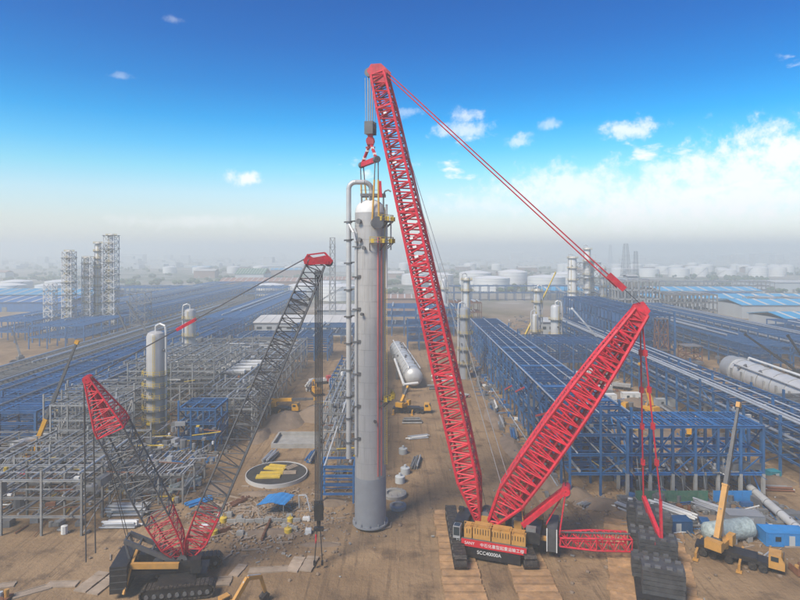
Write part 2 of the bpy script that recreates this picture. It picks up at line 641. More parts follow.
def mound(x, y, rx, ry, h, m='soil', seed=0, rz=0.0):
    b = MB()
    n, k = 26, 8
    vs = []
    for j in range(k + 1):
        t = j / k
        for i in range(n):
            a = 2 * math.pi * i / n
            wob = 1 + 0.22 * noise.noise((math.cos(a) * 1.6 + seed, math.sin(a) * 1.6, seed * 3.1))
            r = (1 - t) * wob
            z = h * (1 - (1 - t) ** 2 * 1.0) ** 1.3
            z += 0.16 * h * noise.noise((x + rx * r * math.cos(a), y + ry * r * math.sin(a), seed)) * (1 if j else 0)
            dx, dy = rx * r * math.cos(a), ry * r * math.sin(a)
            vs.append(V((x + dx * math.cos(rz) - dy * math.sin(rz), y + dx * math.sin(rz) + dy * math.cos(rz), z - 0.25)))
    b.add(vs, [(j * n + i, j * n + (i + 1) % n, (j + 1) * n + (i + 1) % n, (j + 1) * n + i) for j in range(k) for i in range(n)], True)
    o = b.build('soil_mound', m)
    return setp(o, None, None, None, 'structure')


for i, a in enumerate((
        (-35, 174, 7, 11, 2.6), (-25, 180, 9, 10, 3.6), (-39, 160, 3, 8, 1.6), (-24, 196, 6, 9, 2.2), (-19, 146, 4, 8, 1.4),
        (36, 122, 5, 4, 1.8), (41, 117, 6, 3, 1.4), (33, 128, 3, 6, 1.3), (30, 150, 3, 14, 1.4), (29, 176, 3, 12, 1.3),
        (-40, 124, 4, 3, 1.2), (-14, 118, 4, 3, 0.8), (-24, 105, 7, 2.2, 0.7), (-36, 106, 4, 3, 0.9), (-30, 122, 6, 1.6, 0.7),
        (84, 128, 5, 3, 1.6), (80, 135, 7, 3, 1.5), (60, 110, 6, 2.5, 1.0), (72, 106, 5, 2.5, 0.9), (-76, 98, 8, 3, 0.8),
        (66, 175, 6, 14, 1.6), (80, 196, 5, 16, 1.5), (-14, 101, 5, 1.2, 0.5), (46, 113, 4, 2, 1.0), (74, 160, 5, 9, 1.2))):
    mound(*a, seed=i + 1)

# ------------------------------------------------------------------ steel racks and frames


def rack(name, label, cat, x0, x1, y0, y1, zs, bay, lanes, m, post_m=None, low_m=None, pw=0.42, bw=0.36, joist=0, jm=None,
         pipes=(), brace=2, group=None, foot=True, cross=True, ragged=.22):
    """Portal-frame structure: posts, transverse and longitudinal beams, joists, braces and pipes, each its own piece."""
    low_m = low_m or post_m or m
    post_m = post_m or m
    t = thing(name, label, cat, ((x0 + x1) / 2, (y0 + y1) / 2, 0), group)
    nb = max(1, round((y1 - y0) / bay))
    ys = [y0 + (y1 - y0) * i / nb for i in range(nb + 1)]
    xs = [x0 + (x1 - x0) * i / lanes for i in range(lanes + 1)]
    top = zs[-1]
    cnt = {}

    def mem(nm, *a, **k):
        cnt[nm] = cnt.get(nm, 0) + 1
        if cnt[nm] <= 300:
            member(nm, *a, **k)
    split = zs[0] if low_m != post_m else None
    for y in ys:
        for x in xs:
            if split:
                mem('plinth_post', (x, y, -0.2), (x, y, split), pw * 1.2, pw * 1.2, low_m, t, profile='B')
                mem('post', (x, y, split), (x, y, top), pw, pw, post_m, t)
            else:
                mem('post', (x, y, -0.2), (x, y, top + (U(.5, 2.6) if random.random() < ragged else 0)), pw, pw, post_m, t)
            if foot:
                pass
        for z in zs:
            mem('transverse_beam', (x0 - 0.3, y, z), (x1 + 0.3, y, z), bw, bw * 1.25, m, t)
    for z in zs:
        for x in xs:
            k = 2 if nb > 14 else 1
            for i in range(0, nb, k):
                j = min(nb, i + k)
                mem('long_beam', (x, ys[i], z + 0.02), (x, ys[j], z + 0.02), bw * 0.9, bw, m, t)
    if joist:
        for zi, z in enumerate(zs):
            if joist > 0 or zi == len(zs) - 1:
                jn = abs(joist)
                for i in range(nb):
                    for q in range(1, jn + 1):
                        if random.random() < .2:
                            continue
                        y = ys[i] + (ys[i + 1] - ys[i]) * q / (jn + 1)
                        mem('joist', (x0, y, z + 0.1), (x1, y, z + 0.1), bw * 0.55, bw * 0.6, jm or m, t)
    if brace:
        for i in range(0, nb, brace):
            for x in (xs[0], xs[-1]):
                for za, zb in zip((0.0,) + tuple(zs), zs):
                    if random.random() < 0.75:
                        f = random.random() < 0.5
                        mem('brace', (x, ys[i], za if f else zb), (x, ys[i + 1], zb if f else za), bw * 0.45, bw * 0.45, m, t)
        if cross:
            for y in (ys[0], ys[-1]):
                for i in range(lanes):
                    za, zb = (0, zs[0]) if len(zs) == 1 else (zs[0], zs[1])
                    if random.random() < 0.7:
                        mem('brace', (xs[i], y, za), (xs[i + 1], y, zb), bw * 0.45, bw * 0.45, m, t)
    for (n, z, r, pm) in pipes:
        for i in range(n):
            x = x0 + 0.8 + (x1 - x0 - 1.6) * (i + U(0.2, 0.8)) / n
            rr = r * U(0.6, 1.3)
            a, b2 = (y0, y1)
            if random.random() < 0.5:
                a, b2 = y0 + U(0, 0.4) * (y1 - y0), y1 - U(0, 0.3) * (y1 - y0)
            mem('pipe', (x, a, z + 0.25 + rr), (x, b2, z + 0.25 + rr), 2 * rr, 2 * rr, pm, t, profile='O')
    return t


# right-hand main rack (blue) and the frame set across its end
R1 = rack('pipe_rack', 'long dark blue steel pipe rack with four open decks running past the red crane mast', 'pipe rack',
          36, 49, 121, 290, (4.6, 8.6, 12.8, 17.0), 6.5, 2, 'blue', pw=0.46, bw=0.42, joist=2, jm='blue',
          pipes=((5, 8.6, 0.20, 'galv_light'), (4, 8.6, .16, 'blue_deck'), (5, 12.8, 0.22, 'galv'), (4, 12.8, .2, 'blue_deck'), (4, 4.6, 0.25, 'galv_light'), (2, 17.0, 0.14, 'galv_light')), brace=1)
for x, z, w in ((35.6, 17.25, 0.34), (49.3, 17.25, 0.30), (42.5, 17.3, 0.30)):
    member('walkway_edge', (x, 121, z), (x, 290, z), w, 0.16, 'galv_light', R1, 'B')
for y0_, z_ in ((136, 13.2), (162, 13.0), (180, 9.2)):
    member('stair_stringer', (35.2, y0_, z_), (35.2, y0_ + 12, z_ - 4.2), 0.25, 0.5, 'red_faded', R1, 'B')
for y in (133, 146, 172, 204):
    member('deck_plate', (36.5, y, 17.18), (48.6, y, 17.18), 2.4, 0.08, 'blue_deck', R1, 'B')
R2 = rack('steel_frame', 'blue steel frame on grey posts with closely spaced joists behind orange mobile crane', 'steel frame',
          47.6, 76.0, 119.5, 129.5, (5.2, 9.2, 15.0), 5.0, 6, 'blue_deck', post_m='blue', low_m='concrete', pw=0.50, bw=0.46, brace=1)
cntj = 0
for z in (15.15, 5.4):
    for i in range(30):
        x = 48.2 + 27.2 * i / 29 + U(-.08, .08)
        if z > 10 or (i % 2 == 0 and random.random() < .85):
            member('joist', (x, 119.6, z), (x + U(-.1, .1), 129.4 - U(0, 2) * (z < 10), z), 0.24, 0.26, 'blue_deck', R2)
for x in (49, 53.5, 58, 62.6, 67):
    member('brace', (x, 119.4, 9.2), (x + 4.2, 119.4, 14.8), 0.22, 0.22, 'blue', R2)
    member('prop', (x + 1.4, 119.2, 0), (x + 0.6, 119.8, 9.0), 0.14, 0.14, 'galv_light', R2, 'O')
for x, z in ((56.5, 5.9), (60.2, 6.0), (66, 6.1)):
    member('pipe', (x, 119.8, z), (x + 1.6, 128, z), 0.5, 0.5, 'galv_light', R2, 'O')
R3 = rack('pipe_rack', 'low blue steel pipe rack with silver pipes running below the lying silver column', 'pipe rack',
          88, 103, 118, 330, (4.5, 8.2, 12.0), 7.0, 2, 'blue', pw=0.5, bw=0.42, joist=2, jm='blue',
          pipes=((5, 12.0, 0.28, 'galv_light'), (4, 8.2, 0.3, 'galv_light'), (4, 4.5, 0.3, 'galv')), brace=2)
R4 = rack('steel_frame', 'tall dense dark blue process frame beyond the pair of tall vessels', 'steel frame',
          105, 126, 262, 366, (6, 11, 16.5, 22.0), 5.0, 3, 'blue', pw=0.7, bw=0.6, joist=-1, brace=1,
          pipes=((3, 11, 0.3, 'galv_light'),))
for i in range(20):
    y = 263.5 + i * 5.15
    for z in (8.5, 14, 19.3):
        if random.random() < .62:
            member('wall_sheet', (104.4, y - 1.8, z), (104.4, y + 2.2, z), 0.1, 4.2, 'blue', R4, 'B')

# left: blue rack, grey frames
L1 = rack('pipe_rack', 'broad blue steel pipe rack with close joists ending near orange truck crane', 'pipe rack',
          -117, -90, 141, 330, (6.0, 9.2, 12.0), 7.0, 3, 'blue_deck', post_m='blue', pw=0.6, bw=0.46, joist=3, jm='blue_deck',
          pipes=((5, 9.2, 0.3, 'blue'), (3, 12.0, 0.25, 'galv')), brace=2)
L2 = rack('steel_frame', 'galvanised grey pipe frame with open sloping rails by the bare soil edge', 'steel frame',
          -80, -58, 104, 133, (3.4, 6.8, 10.0), 7.6, 3, 'galv', pw=0.36, bw=0.3, joist=1, jm='galv_light', ragged=.6,
          pipes=((6, 10.0, 0.18, 'galv_light'), (6, 6.8, 0.2, 'galv_light'), (5, 3.4, 0.22, 'galv')), brace=1)
L2b = rack('steel_frame', 'grey steel frame with dark floor inside at the picture corner beside sandy strip', 'steel frame',
           -100, -84, 108, 138, (4, 8), 7.5, 2, 'galv', pw=0.36, bw=0.3, joist=-1, pipes=((4, 8, 0.2, 'galv_light'),), brace=1)
L3 = rack('steel_frame', 'small grey steel platform with parallel pale beams beside the grey crane mast', 'steel frame',
          -59.5, -44.5, 117, 130, (3.0, 6.0), 6.5, 3, 'galv', pw=0.34, bw=0.26, joist=0, brace=1)
for i in range(12):
    x = -59 + i * 1.28
    member('joist', (x, 116.6, 6.2), (x, 130.2, 6.2), 0.26, 0.3, 'galv_light', L3)
L4 = rack('steel_frame', 'compact dark blue steel module with three decks near wrapped vessel', 'steel frame',
          -57, -47.5, 147, 157, (3.6, 7.4, 11.0), 5.0, 3, 'blue', pw=0.4, bw=0.5, joist=2, jm='blue', brace=1, pipes=((3, 7.4, 0.3, 'galv'),))
L5 = rack('steel_frame', 'wide grey galvanised pipe structure packed with pipes behind the vertical vessel', 'steel frame',
          -96, -42, 165, 258, (4.2, 8.2, 12.0), 7.8, 5, 'galv', pw=0.4, bw=0.34, joist=1, jm='galv', ragged=.5,
          pipes=((16, 12.0, 0.22, 'galv_light'), (14, 8.2, 0.25, 'galv_light'), (10, 4.2, 0.3, 'galv')), brace=1)
for i in range(70):
    x, y = U(-94, -44), U(166, 256)
    if random.random() < 0.5:
        member('crosspipe', (x, y, 12.9), (min(-42, x + U(6, 16)), y, 12.9), 0.36, 0.36, random.choice(['galv_light', 'galv_dark', 'galv']), L5, 'O')
    else:
        member('riser', (x, y, 2), (x, y, U(11, 16)), 0.36, 0.36, random.choice(['galv_light', 'galv', 'galv_dark']), L5, 'O')
L2c = rack('steel_frame', 'tall open grey frame behind the sloping rails at far left', 'steel frame',
           -82, -66, 134, 141, (4, 8, 12, 15.5), 3.5, 4, 'galv', pw=0.32, bw=0.28, joist=1, jm='galv_light', pipes=((3, 12, .2, 'galv_light'), (3, 15.5, .2, 'galv_light')), brace=1, ragged=.6)
L5b = rack('steel_frame', 'taller grey scaffold-like frame rising out of the wide pipe structure', 'steel frame',
           -82, -56, 172, 206, (13.5, 15.5, 18.0), 5.6, 4, 'galv', pw=0.34, bw=0.3, joist=0, pipes=((5, 18.0, 0.2, 'galv_light'), (5, 15.5, 0.2, 'galv')), brace=1)
L5c = rack('steel_frame', 'grey multi-level frame left of the pale vertical vessel', 'steel frame',
           -88, -70, 141, 160, (4, 8, 12, 15), 4.8, 4, 'galv', pw=0.34, bw=0.3, joist=1, jm='galv_light', pipes=((4, 8, 0.2, 'galv_light'), (4, 12, 0.2, 'galv')), brace=1)
L5d = rack('steel_frame', 'grey pipe frame between dark blue module and haul road', 'steel frame',
           -56, -41, 158, 186, (4, 8, 11), 5.6, 3, 'galv', pw=0.32, bw=0.28, joist=1, jm='galv_light', pipes=((5, 11, 0.22, 'galv_light'), (4, 8, 0.2, 'white')), brace=1)
R8 = rack('steel_frame', 'blue steel frame filling the lane beyond pale cabins', 'steel frame',
          56, 84, 240, 262, (5, 9, 13), 5.5, 5, 'blue', pw=0.45, bw=0.42, joist=1, jm='blue_deck', pipes=((4, 9, 0.25, 'galv_light'),), brace=1)
L6 = rack('pipe_rack', 'narrow grey pipe rack with blue end frame directly behind the tall column', 'pipe rack',
          -17.5, -9.5, 124, 282, (4.5, 8.5, 12.5, 16.5), 6.4, 2, 'galv', pw=0.3, bw=0.28, joist=0,
          pipes=((5, 8.5, 0.2, 'galv_light'), (5, 12.5, 0.2, 'galv_light'), (4, 16.5, 0.18, 'galv')), brace=1)
L6b = rack('steel_frame', 'blue ladder-like steel frame standing at the foot of tall column', 'steel frame',
           -16.2, -9.6, 117.5, 122.5, (1.8, 3.6, 5.4, 7.4), 5.0, 1, 'blue_deck', pw=0.34, bw=0.3, joist=1, jm='blue_deck', brace=0)
member('prop', (-15.6, 118, 7.4), (-11.5, 130, 20), 0.3, 0.3, 'galv_light', L6b, 'O')
L9 = rack('steel_frame', 'hazy blue steel frame with white bundles set across the haul road head', 'steel frame',
          -78, -34, 268, 288, (4.5, 8, 11.0), 6.6, 7, 'blue', pw=0.5, bw=0.5, joist=-1, brace=1, pipes=((4, 11, 0.3, 'galv_light'),))
L10 = rack('steel_frame', 'blue steel frame just beyond the lying silver vessel in the middle', 'steel frame',
           4, 22, 296, 312, (5, 9.5, 14.0), 5.4, 3, 'blue', pw=0.55, bw=0.55, joist=1, brace=1)
L11 = rack('steel_frame', 'dark scaffold-filled frame beside the crane hook ropes on haul road', 'steel frame',
           -21.5, -18.2, 176, 212, (4, 8, 12), 6, 1, 'blue', pw=0.35, bw=0.3, joist=1, jm='yellow', brace=1)


def far_rack(label, x0, x1, y0, y1, zs, bay, lanes, m='blue', group='distant pipe racks', along='y', pm='galv_light', thick=0.5):
    """A rack too far off to pick its steel apart: one mesh for each kind of member."""
    t = thing('pipe_rack', label, 'pipe rack', ((x0 + x1) / 2, (y0 + y1) / 2, 0), group)
    posts, beams, jo, pi = MB(), MB(), MB(), MB()
    nb = max(1, round((y1 - y0) / bay))
    ys = [y0 + (y1 - y0) * i / nb for i in range(nb + 1)]
    xs = [x0 + (x1 - x0) * i / lanes for i in range(lanes + 1)]
    for y in ys:
        for x in xs:
            posts.box((x, y, zs[-1] / 2 - .1), (thick, thick, zs[-1] + .2))
        for z in zs:
            beams.box(((x0 + x1) / 2, y, z), (x1 - x0 + .4, thick, thick * 1.2))
    for z in zs:
        for x in xs:
            beams.box((x, (y0 + y1) / 2, z + .03), (thick * .9, y1 - y0, thick))
        for i in range(nb):
            for q in (1, 2):
                y = ys[i] + (ys[i + 1] - ys[i]) * q / 3
                jo.box(((x0 + x1) / 2, y, z + .1), (x1 - x0, thick * .6, thick * .7))
    for z in zs:
        for i in range(max(2, int((x1 - x0) / 5))):
            x = U(x0 + 1, x1 - 1)
            a = y0 + U(0, .3) * (y1 - y0)
            pi.tube((x, a, z + .9), (x, y1 - U(0, .3) * (y1 - y0), z + .9), U(.25, .5), 6)
    posts.build('post', m, t, 'stuff')
    beams.build('beam', m, t, 'stuff')
    jo.build('joist', m, t, 'stuff')
    pi.build('pipe', pm, t, 'stuff')
    return t


FAR = [
    ('blue rack nearer of two running far past the left tower cluster', -195, -166, 300, 720, (6, 12), 9, 3, 'blue_deck'),
    ('blue rack farther of two running past the left tower cluster', -236, -206, 320, 720, (6, 12), 9, 3, 'blue_deck'),
    ('hazy blue rack crossing low between white tanks and process towers', 20, 235, 585, 597, (8, 15), 6, 24, 'blue'),
    ('blue rack immediately beyond the silver lying column on the right', 146, 164, 238, 430, (5, 9, 12), 8, 2, 'blue'),
    ('blue rack second beyond the silver lying column on the right', 176, 196, 226, 430, (5, 9, 12), 8, 2, 'blue'),
    ('blue rack third beyond the silver lying column on the right', 212, 236, 236, 330, (5, 9, 12), 8, 2, 'blue'),
    ('blue rack in front of the big blue roofs', 250, 300, 300, 326, (5, 9, 12), 8, 6, 'blue'),
    ('grey rack stretching beyond the blue roofs at the picture edge', 300, 420, 470, 500, (6, 11), 8, 14, 'galv'),
    ('dark rack far behind the crane boom centre', -20, 40, 345, 372, (6, 12, 17), 8, 8, 'blue'),
    ('brownish rack behind the boom beside slim vessel', 25, 60, 420, 440, (6, 13), 8, 6, 'rust'),
    ('continuation of the broad blue rack fading toward the tanks', -117, -92, 338, 560, (6, 9, 12), 9, 3, 'blue_deck'),
    ('grey pipe track left of the broad blue rack', -136, -122, 150, 520, (4, 7), 8, 2, 'galv_dark'),
    ('grey low pipe track at the foot of the tower cluster', -158, -142, 200, 560, (3.5, 6), 8, 2, 'galv_dark'),
    ('blue rack below the white warehouse roof line', -60, -26, 318, 336, (5, 9), 8, 5, 'blue'),
    ('hazy blue rack right of the chimney', 150, 330, 520, 545, (6, 12), 9, 18, 'blue'),
    ('far blue rack behind the left sheds', -330, -120, 600, 640, (6, 12), 10, 20, 'blue_deck'),
    ('dark grey pipe structure at right picture edge', 103.5, 118, 131, 158, (4, 8, 12), 5, 3, 'galv_dark'),
]
for f in FAR:
    far_rack(*f)

# ------------------------------------------------------------------ lattice work


def lattice(parent, A, B, up, stations, panel, cr, lr, mats, name='boom_section', gauge=1.0):
    """Four-chord lattice from A to B; stations = [(t, width, height)], one part per interval, its lacing a sub-part."""
    A, B = V(A), V(B)
    L = (B - A).length
    z = (B - A).normalized()
    y = (V(up) - z * V(up).dot(z)).normalized()      # height direction
    x = y.cross(z)                                   # width direction

    def corner(t, k):
        for (t0, w0, h0), (t1, w1, h1) in zip(stations, stations[1:]):
            if t <= t1 + 1e-9:
                f = (t - t0) / (t1 - t0)
                w, h = w0 + (w1 - w0) * f, h0 + (h1 - h0) * f
                break
        sx, sy = ((-1, -1), (1, -1), (1, 1), (-1, 1))[k]
        return A + z * (L * t) + x * (sx * w / 2) + y * (sy * h / 2)
    for i, ((t0, w0, h0), (t1, w1, h1)) in enumerate(zip(stations, stations[1:])):
        mname = mats[i] if i < len(mats) else mats[-1]
        ch, la = MB(), MB()
        e = 0.0006
        for k in range(4):
            ch.tube(corner(t0 + e, k), corner(t1 - e, k), cr, 6)
        for t in (t0 + e, t1 - e):
            for k in range(4):
                ch.tube(corner(t, k), corner(t, (k + 1) % 4), lr * 1.25, 5)
        n = max(1, round(L * (t1 - t0) / panel * (1.4 if mname == 'red' and panel > 2.05 and panel < 2.31 and lr < .1 else 1)))
        for q in range(n):
            ta, tb = t0 + (t1 - t0) * q / n, t0 + (t1 - t0) * (q + 1) / n
            tm = (ta + tb) / 2
            for k in range(4):
                k2 = (k + 1) % 4
                la.tube(corner(ta, k), corner(tm, k2), lr, 4, caps=False)
                la.tube(corner(tm, k2), corner(tb, k), lr, 4, caps=False)
                la.tube(corner(tm, k), corner(tm, k2), lr * 0.8, 4, caps=False)
        s = ch.build(name, mname, parent)
        la.build('lacing', mname, s, 'stuff')
    return corner


def crawler_track(parent, c, u, v, length, width, height, n_pads=22):
    """One crawler: side frame, belt of pads, rollers. u along, v across."""
    c = V(c)
    r = height / 2
    prof = []
    for i in range(9):
        a = -math.pi / 2 + math.pi * i / 8
        prof.append((length / 2 - r + r * math.cos(a), r + r * math.sin(a)))
    for i in range(9):
        a = math.pi / 2 + math.pi * i / 8
        prof.append((-length / 2 + r + r * math.cos(a), r + r * math.sin(a)))
    fr = MB()
    fr.prism([c - v * (width * 0.36) + u * (p * 0.94) + Zax * (r + (q - r) * 0.8) for p, q in prof], v * (width * 0.72))
    tr = fr.build('track_frame', 'black', parent)
    pads = MB()
    # walk round the loop and lay the pads
    pts = prof + [prof[0]]
    seglen = [(V(a) - V(b)).length for a, b in zip([(*p, 0) for p in pts], [(*p, 0) for p in pts[1:]])]
    total = sum(seglen)
    step = total / (n_pads * 2.3)
    d = 0.0
    i, acc = 0, 0.0
    while d < total:
        while acc + seglen[i] < d:
            acc += seglen[i]
            i += 1
        f = (d - acc) / seglen[i]
        p = pts[i][0] + (pts[i + 1][0] - pts[i][0]) * f
        q = pts[i][1] + (pts[i + 1][1] - pts[i][1]) * f
        tx, tz = (pts[i + 1][0] - pts[i][0]) / seglen[i], (pts[i + 1][1] - pts[i][1]) / seglen[i]
        t = u * tx + Zax * tz
        nrm_ = v.cross(t)
        pads.box(c + u * p + Zax * q, (step * 0.86, width, 0.18), (t, v, nrm_))
        d += step
    pads.build('track_pads', 'track', tr, 'stuff')
    ro = MB()
    for i in range(9):
        a = -length / 2 + r + (length - 2 * r) * i / 8
        ro.tube(c + u * a - v * (width * .45) + Zax * r * 0.75, c + u * a + v * (width * .45) + Zax * r * .75, r * .34, 10)
    ro.build('track_rollers', 'galv_dark', tr, 'stuff')


# ------------------------------------------------------------------ the big red crawler crane
cc = V((15.4, 101.0, 0))
hd = V((-5.0, 107.9, 0))
u1 = (V((hd.x, hd.y, 0)) - cc).normalized()       # towards the load
v1 = V((-u1.y, u1.x, 0))                          # across
if v1.y < 0:
    v1 = -v1
CR = thing('crawler_crane', 'huge red lattice crawler crane lifting the tall grey column', 'crane', cc)


def lc(a, b, z):
    return cc + u1 * a + v1 * b + Zax * z


for sx in (-5.6, 5.7):
    crawler_track(CR, cc + V((sx, 0.6, 0.35)), V((0, 1, 0)), V((1, 0, 0)), 19.5, 2.0, 2.1)
b = MB()
b.box(cc + V((0, 0.5, 1.7)), (9.6, 6.4, 1.5))
b.box(cc + V((0, 5.4, 1.4)), (9.6, 1.6, 1.0))
b.box(cc + V((0, -4.6, 1.4)), (9.6, 1.6, 1.0))
b.lathe(cc + V((0, 0.5, 2.4)), (0, 0, 1), [(0, 3.4), (0.6, 3.4), (0.6, 0.1)], 28)
b.build('car_body', 'black', CR)
b = MB()
ax1 = (u1, v1, Zax)
b.box(lc(-1.5, 0.3, 3.35), (14.5, 5.0, 0.7), ax1)
b.box(lc(-8.2, 0.3, 3.9), (2.4, 7.4, 1.8), ax1)
b.box(lc(4.2, 0.3, 3.9), (2.2, 5.6, 1.2), ax1)
b.build('deck', 'black', CR)
# winches on the deck
for a in (-5.4, -2.6, 0.4):
    w = MB()
    w.lathe(lc(a, 0.0, 4.6), v1, [(-.2, .2), (-.2, 1.1), (0, 1.1), (0, .75), (2.6, .75), (2.6, 1.1), (2.8, 1.1), (2.8, .2)], 18)
    wd = w.build('winch_drum', 'galv_dark', CR)
    w = MB()
    w.box(lc(a, -.3, 4.2), (1.3, .2, 1.6), ax1).box(lc(a, 2.8, 4.2), (1.3, .2, 1.6), ax1)
    w.build('winch_frame', 'orange', wd)
# engine house on the camera side
for a0, a1, z1, m_ in ((-7.2, -4.9, 4.7, 'orange'), (-4.75, -1.6, 4.9, 'orange'), (-1.4, 1.6, 5.0, 'orange'), (1.8, 3.1, 4.7, 'orange')):
    b = MB()
    b.box(lc((a0 + a1) / 2, -3.6, (3.0 + z1) / 2), (a1 - a0, 2.3, z1 - 3.0), ax1)
    hs = b.build('engine_hood', m_, CR)
    b = MB()
    k = int((a1 - a0) / 0.45)
    for i in range(k):
        b.box(lc(a0 + 0.35 + i * 0.45, -4.77, (3.2 + z1) / 2 + .2), (0.10, 0.06, (z1 - 3.2) * 0.5), ax1)
    b.build('grille', 'black', hs)
    b = MB()
    b.box(lc((a0 + a1) / 2, -3.6, z1 + .06), (a1 - a0 - .5, 1.5, .12), ax1)
    b.build('roof_panel', 'orange', hs)
b = MB()
for a in (-7, -5, -3, -1, 1, 3):
    b.bar(lc(a, -4.75, 4.8), lc(a, -4.75, 5.8), .07)
b.bar(lc(-7, -4.75, 5.75), lc(3, -4.75, 5.75), .07)
b.bar(lc(-7, -4.75, 5.3), lc(3, -4.75, 5.3), .05)
b.build('hood_handrail', 'orange', CR)
b = MB()
b.box(lc(-2.1, -5.9, 2.75), (10.8, 0.12, 1.15), ax1)
bn = b.build('banner', 'banner', CR)
tx = -u1                                          # reads left to right for the camera
text(bn, 'SANY', lc(1.9, -5.99, 2.75), tx, Zax, 0.68, 'lettering')
text(bn, '中石化重型起重运输工程', lc(-3.5, -5.99, 2.72), tx, Zax, 0.66, 'lettering')
b = MB()
b.box(lc(-2.2, -5.85, 1.3), (8.6, 0.5, 1.6), ax1)
pn = b.build('side_panel', 'black', CR)
text(pn, 'SCC40000A', lc(-1.4, -6.13, 1.5), tx, Zax, 0.8, 'lettering')
b = MB()                                           # operator cab at the boom side
b.box(lc(4.3, -4.6, 3.9), (1.2, 1.5, 2.0), ax1)
cb = b.build('operator_cab', 'galv_light', CR)
b = MB()
b.box(lc(4.92, -4.6, 4.1), (0.06, 1.3, 1.3), ax1).box(lc(4.3, -5.37, 4.1), (1.0, .06, 1.4), ax1).box(lc(4.3, -4.6, 4.92), (1.0, 1.2, .06), ax1)
b.build('window', 'glass', cb)
b = MB()                                           # rear weight block with pale edges
b.box(lc(-11.2, 1.2, 3.2), (1.7, 5.6, 3.8), ax1)
rw = b.build('rear_weight', 'weight', CR)
b = MB()
for e in (-.8, .8):
    b.box(lc(-11.2 + e, -1.63, 3.2), (.16, .08, 3.9), ax1)
b.build('edge_plate', 'white', rw)
b = MB()
b.bar(lc(-8.8, -1.2, 3.2), lc(-10.4, -1.2, 3.2), .6).bar(lc(-8.8, 3.2, 3.2), lc(-10.4, 3.2, 3.2), .6)
b.build('weight_arm', 'orange', rw)

BF, BH = lc(1.6, 0.2, 4.0), V((-3.9, 107.6, 85.2))
bup = (BH - BF).normalized().cross(v1)
st = [(0, .9, .8), (.085, 3.2, 3.5), (.2, 3.3, 3.7), (.32, 3.3, 3.7), (.44, 3.3, 3.6), (.56, 3.2, 3.5), (.68, 3.1, 3.4), (.8, 3.0, 3.2), (.92, 2.9, 3.0), (1.0, 2.3, 2.6)]
lattice(CR, BF, BH, bup, st, 1.9, .27, .15, ['red'], 'boom_section')
b = MB()                                           # boom head: cheek plates and sheaves
bz = (BH - BF).normalized()
bx = V((u1.x, u1.y, 0))
for s in (-1.1, -.35, .35, 1.1):
    q = BH + v1 * s
    b.prism([q - bz * 2.2 + bx * -1.1, q + bz * .4 + bx * -2.0, q + bz * 1.6 + bx * -1.1, q + bz * 1.7 + bx * .9, q + bz * .4 + bx * 2.0, q - bz * 2.2 + bx * .9], v1 * .16)
bh = b.build('boom_head', 'red', CR)
b = MB()
for s in (-.95, -.6, -.2, .2, .6, .95):
    b.lathe(BH + v1 * s + bx * 1.7 + bz * .2, v1, [(-.13, .2), (-.13, .85), (.13, .85), (.13, .2)], 16)
b.build('sheave', 'galv_dark', bh)
for i in range(22):                                # small blank white plates scattered along the upper boom
    t = .46 + i * .0222 + U(-.006, .006)
    if random.random() < .5:
        continue
    q = BF + (BH - BF) * t - v1 * 1.8 + bup * U(-.1, .35)
    b = MB().box(q, (U(.45, .8), .05, U(.28, .42)), (bup.normalized(), v1, bz))
    b.build('blank_plate', 'lettering', CR)
# deck fittings: tool boxes, hose reels, ladders, walkway
for i, (a, b_, z, sx, sy, sz_) in enumerate(((-6.4, 2.2, 4.2, 1.2, .9, 1.0), (-3.9, 3.0, 4.0, .8, .6, .7), (2.6, 2.6, 4.7, 1.0, 1.2, .8), (5.0, 1.8, 4.8, .9, .7, .6), (-7.9, -2.6, 5.1, 1.6, 1.0, .7), (-9.0, 2.6, 5.1, 1.0, 1.2, .6))):
    MB().box(lc(a, b_, z), (sx, sy, sz_), ax1).build('tool_box', ('black', 'galv_dark', 'orange', 'black', 'galv', 'orange')[i], CR)
b = MB()
for s_ in (-.3, .3):
    b.bar(lc(4.0 + s_, -5.6, .3), lc(4.0 + s_, -5.2, 3.2), .07)
for i in range(8):
    b.bar(lc(3.7, -5.6 + .05 * i, .5 + i * .36), lc(4.3, -5.6 + .05 * i, .5 + i * .36), .05)
b.build('ladder', 'galv_light', CR)
b = MB()
for a in (-8.5, -7, -5.5, -4):
    b.bar(lc(a, 3.6, 3.7), lc(a, 3.6, 4.8), .06)
b.bar(lc(-8.5, 3.6, 4.75), lc(-4, 3.6, 4.75), .06)
b.box(lc(-2.0, -5.2, 2.95), (11.0, .9, .1), ax1)
b.build('walkway', 'galv_dark', CR)

MF, MH = lc(-1.0, 0.3, 4.2), px(641, 311, 94.4)
mdir = (MH - MF).normalized()
mup = mdir.cross(v1)
ms = [(0, 2.4, 1.4), (.14, 5.6, 4.6), (.30, 6.2, 5.0), (.46, 6.2, 5.0), (.62, 6.0, 4.6), (.78, 5.2, 3.8), (.90, 4.4, 2.9), (1.0, 3.0, 2.2)]
lattice(CR, MF, MH, mup, ms, 1.9, .30, .16, ['red'], 'mast_section')
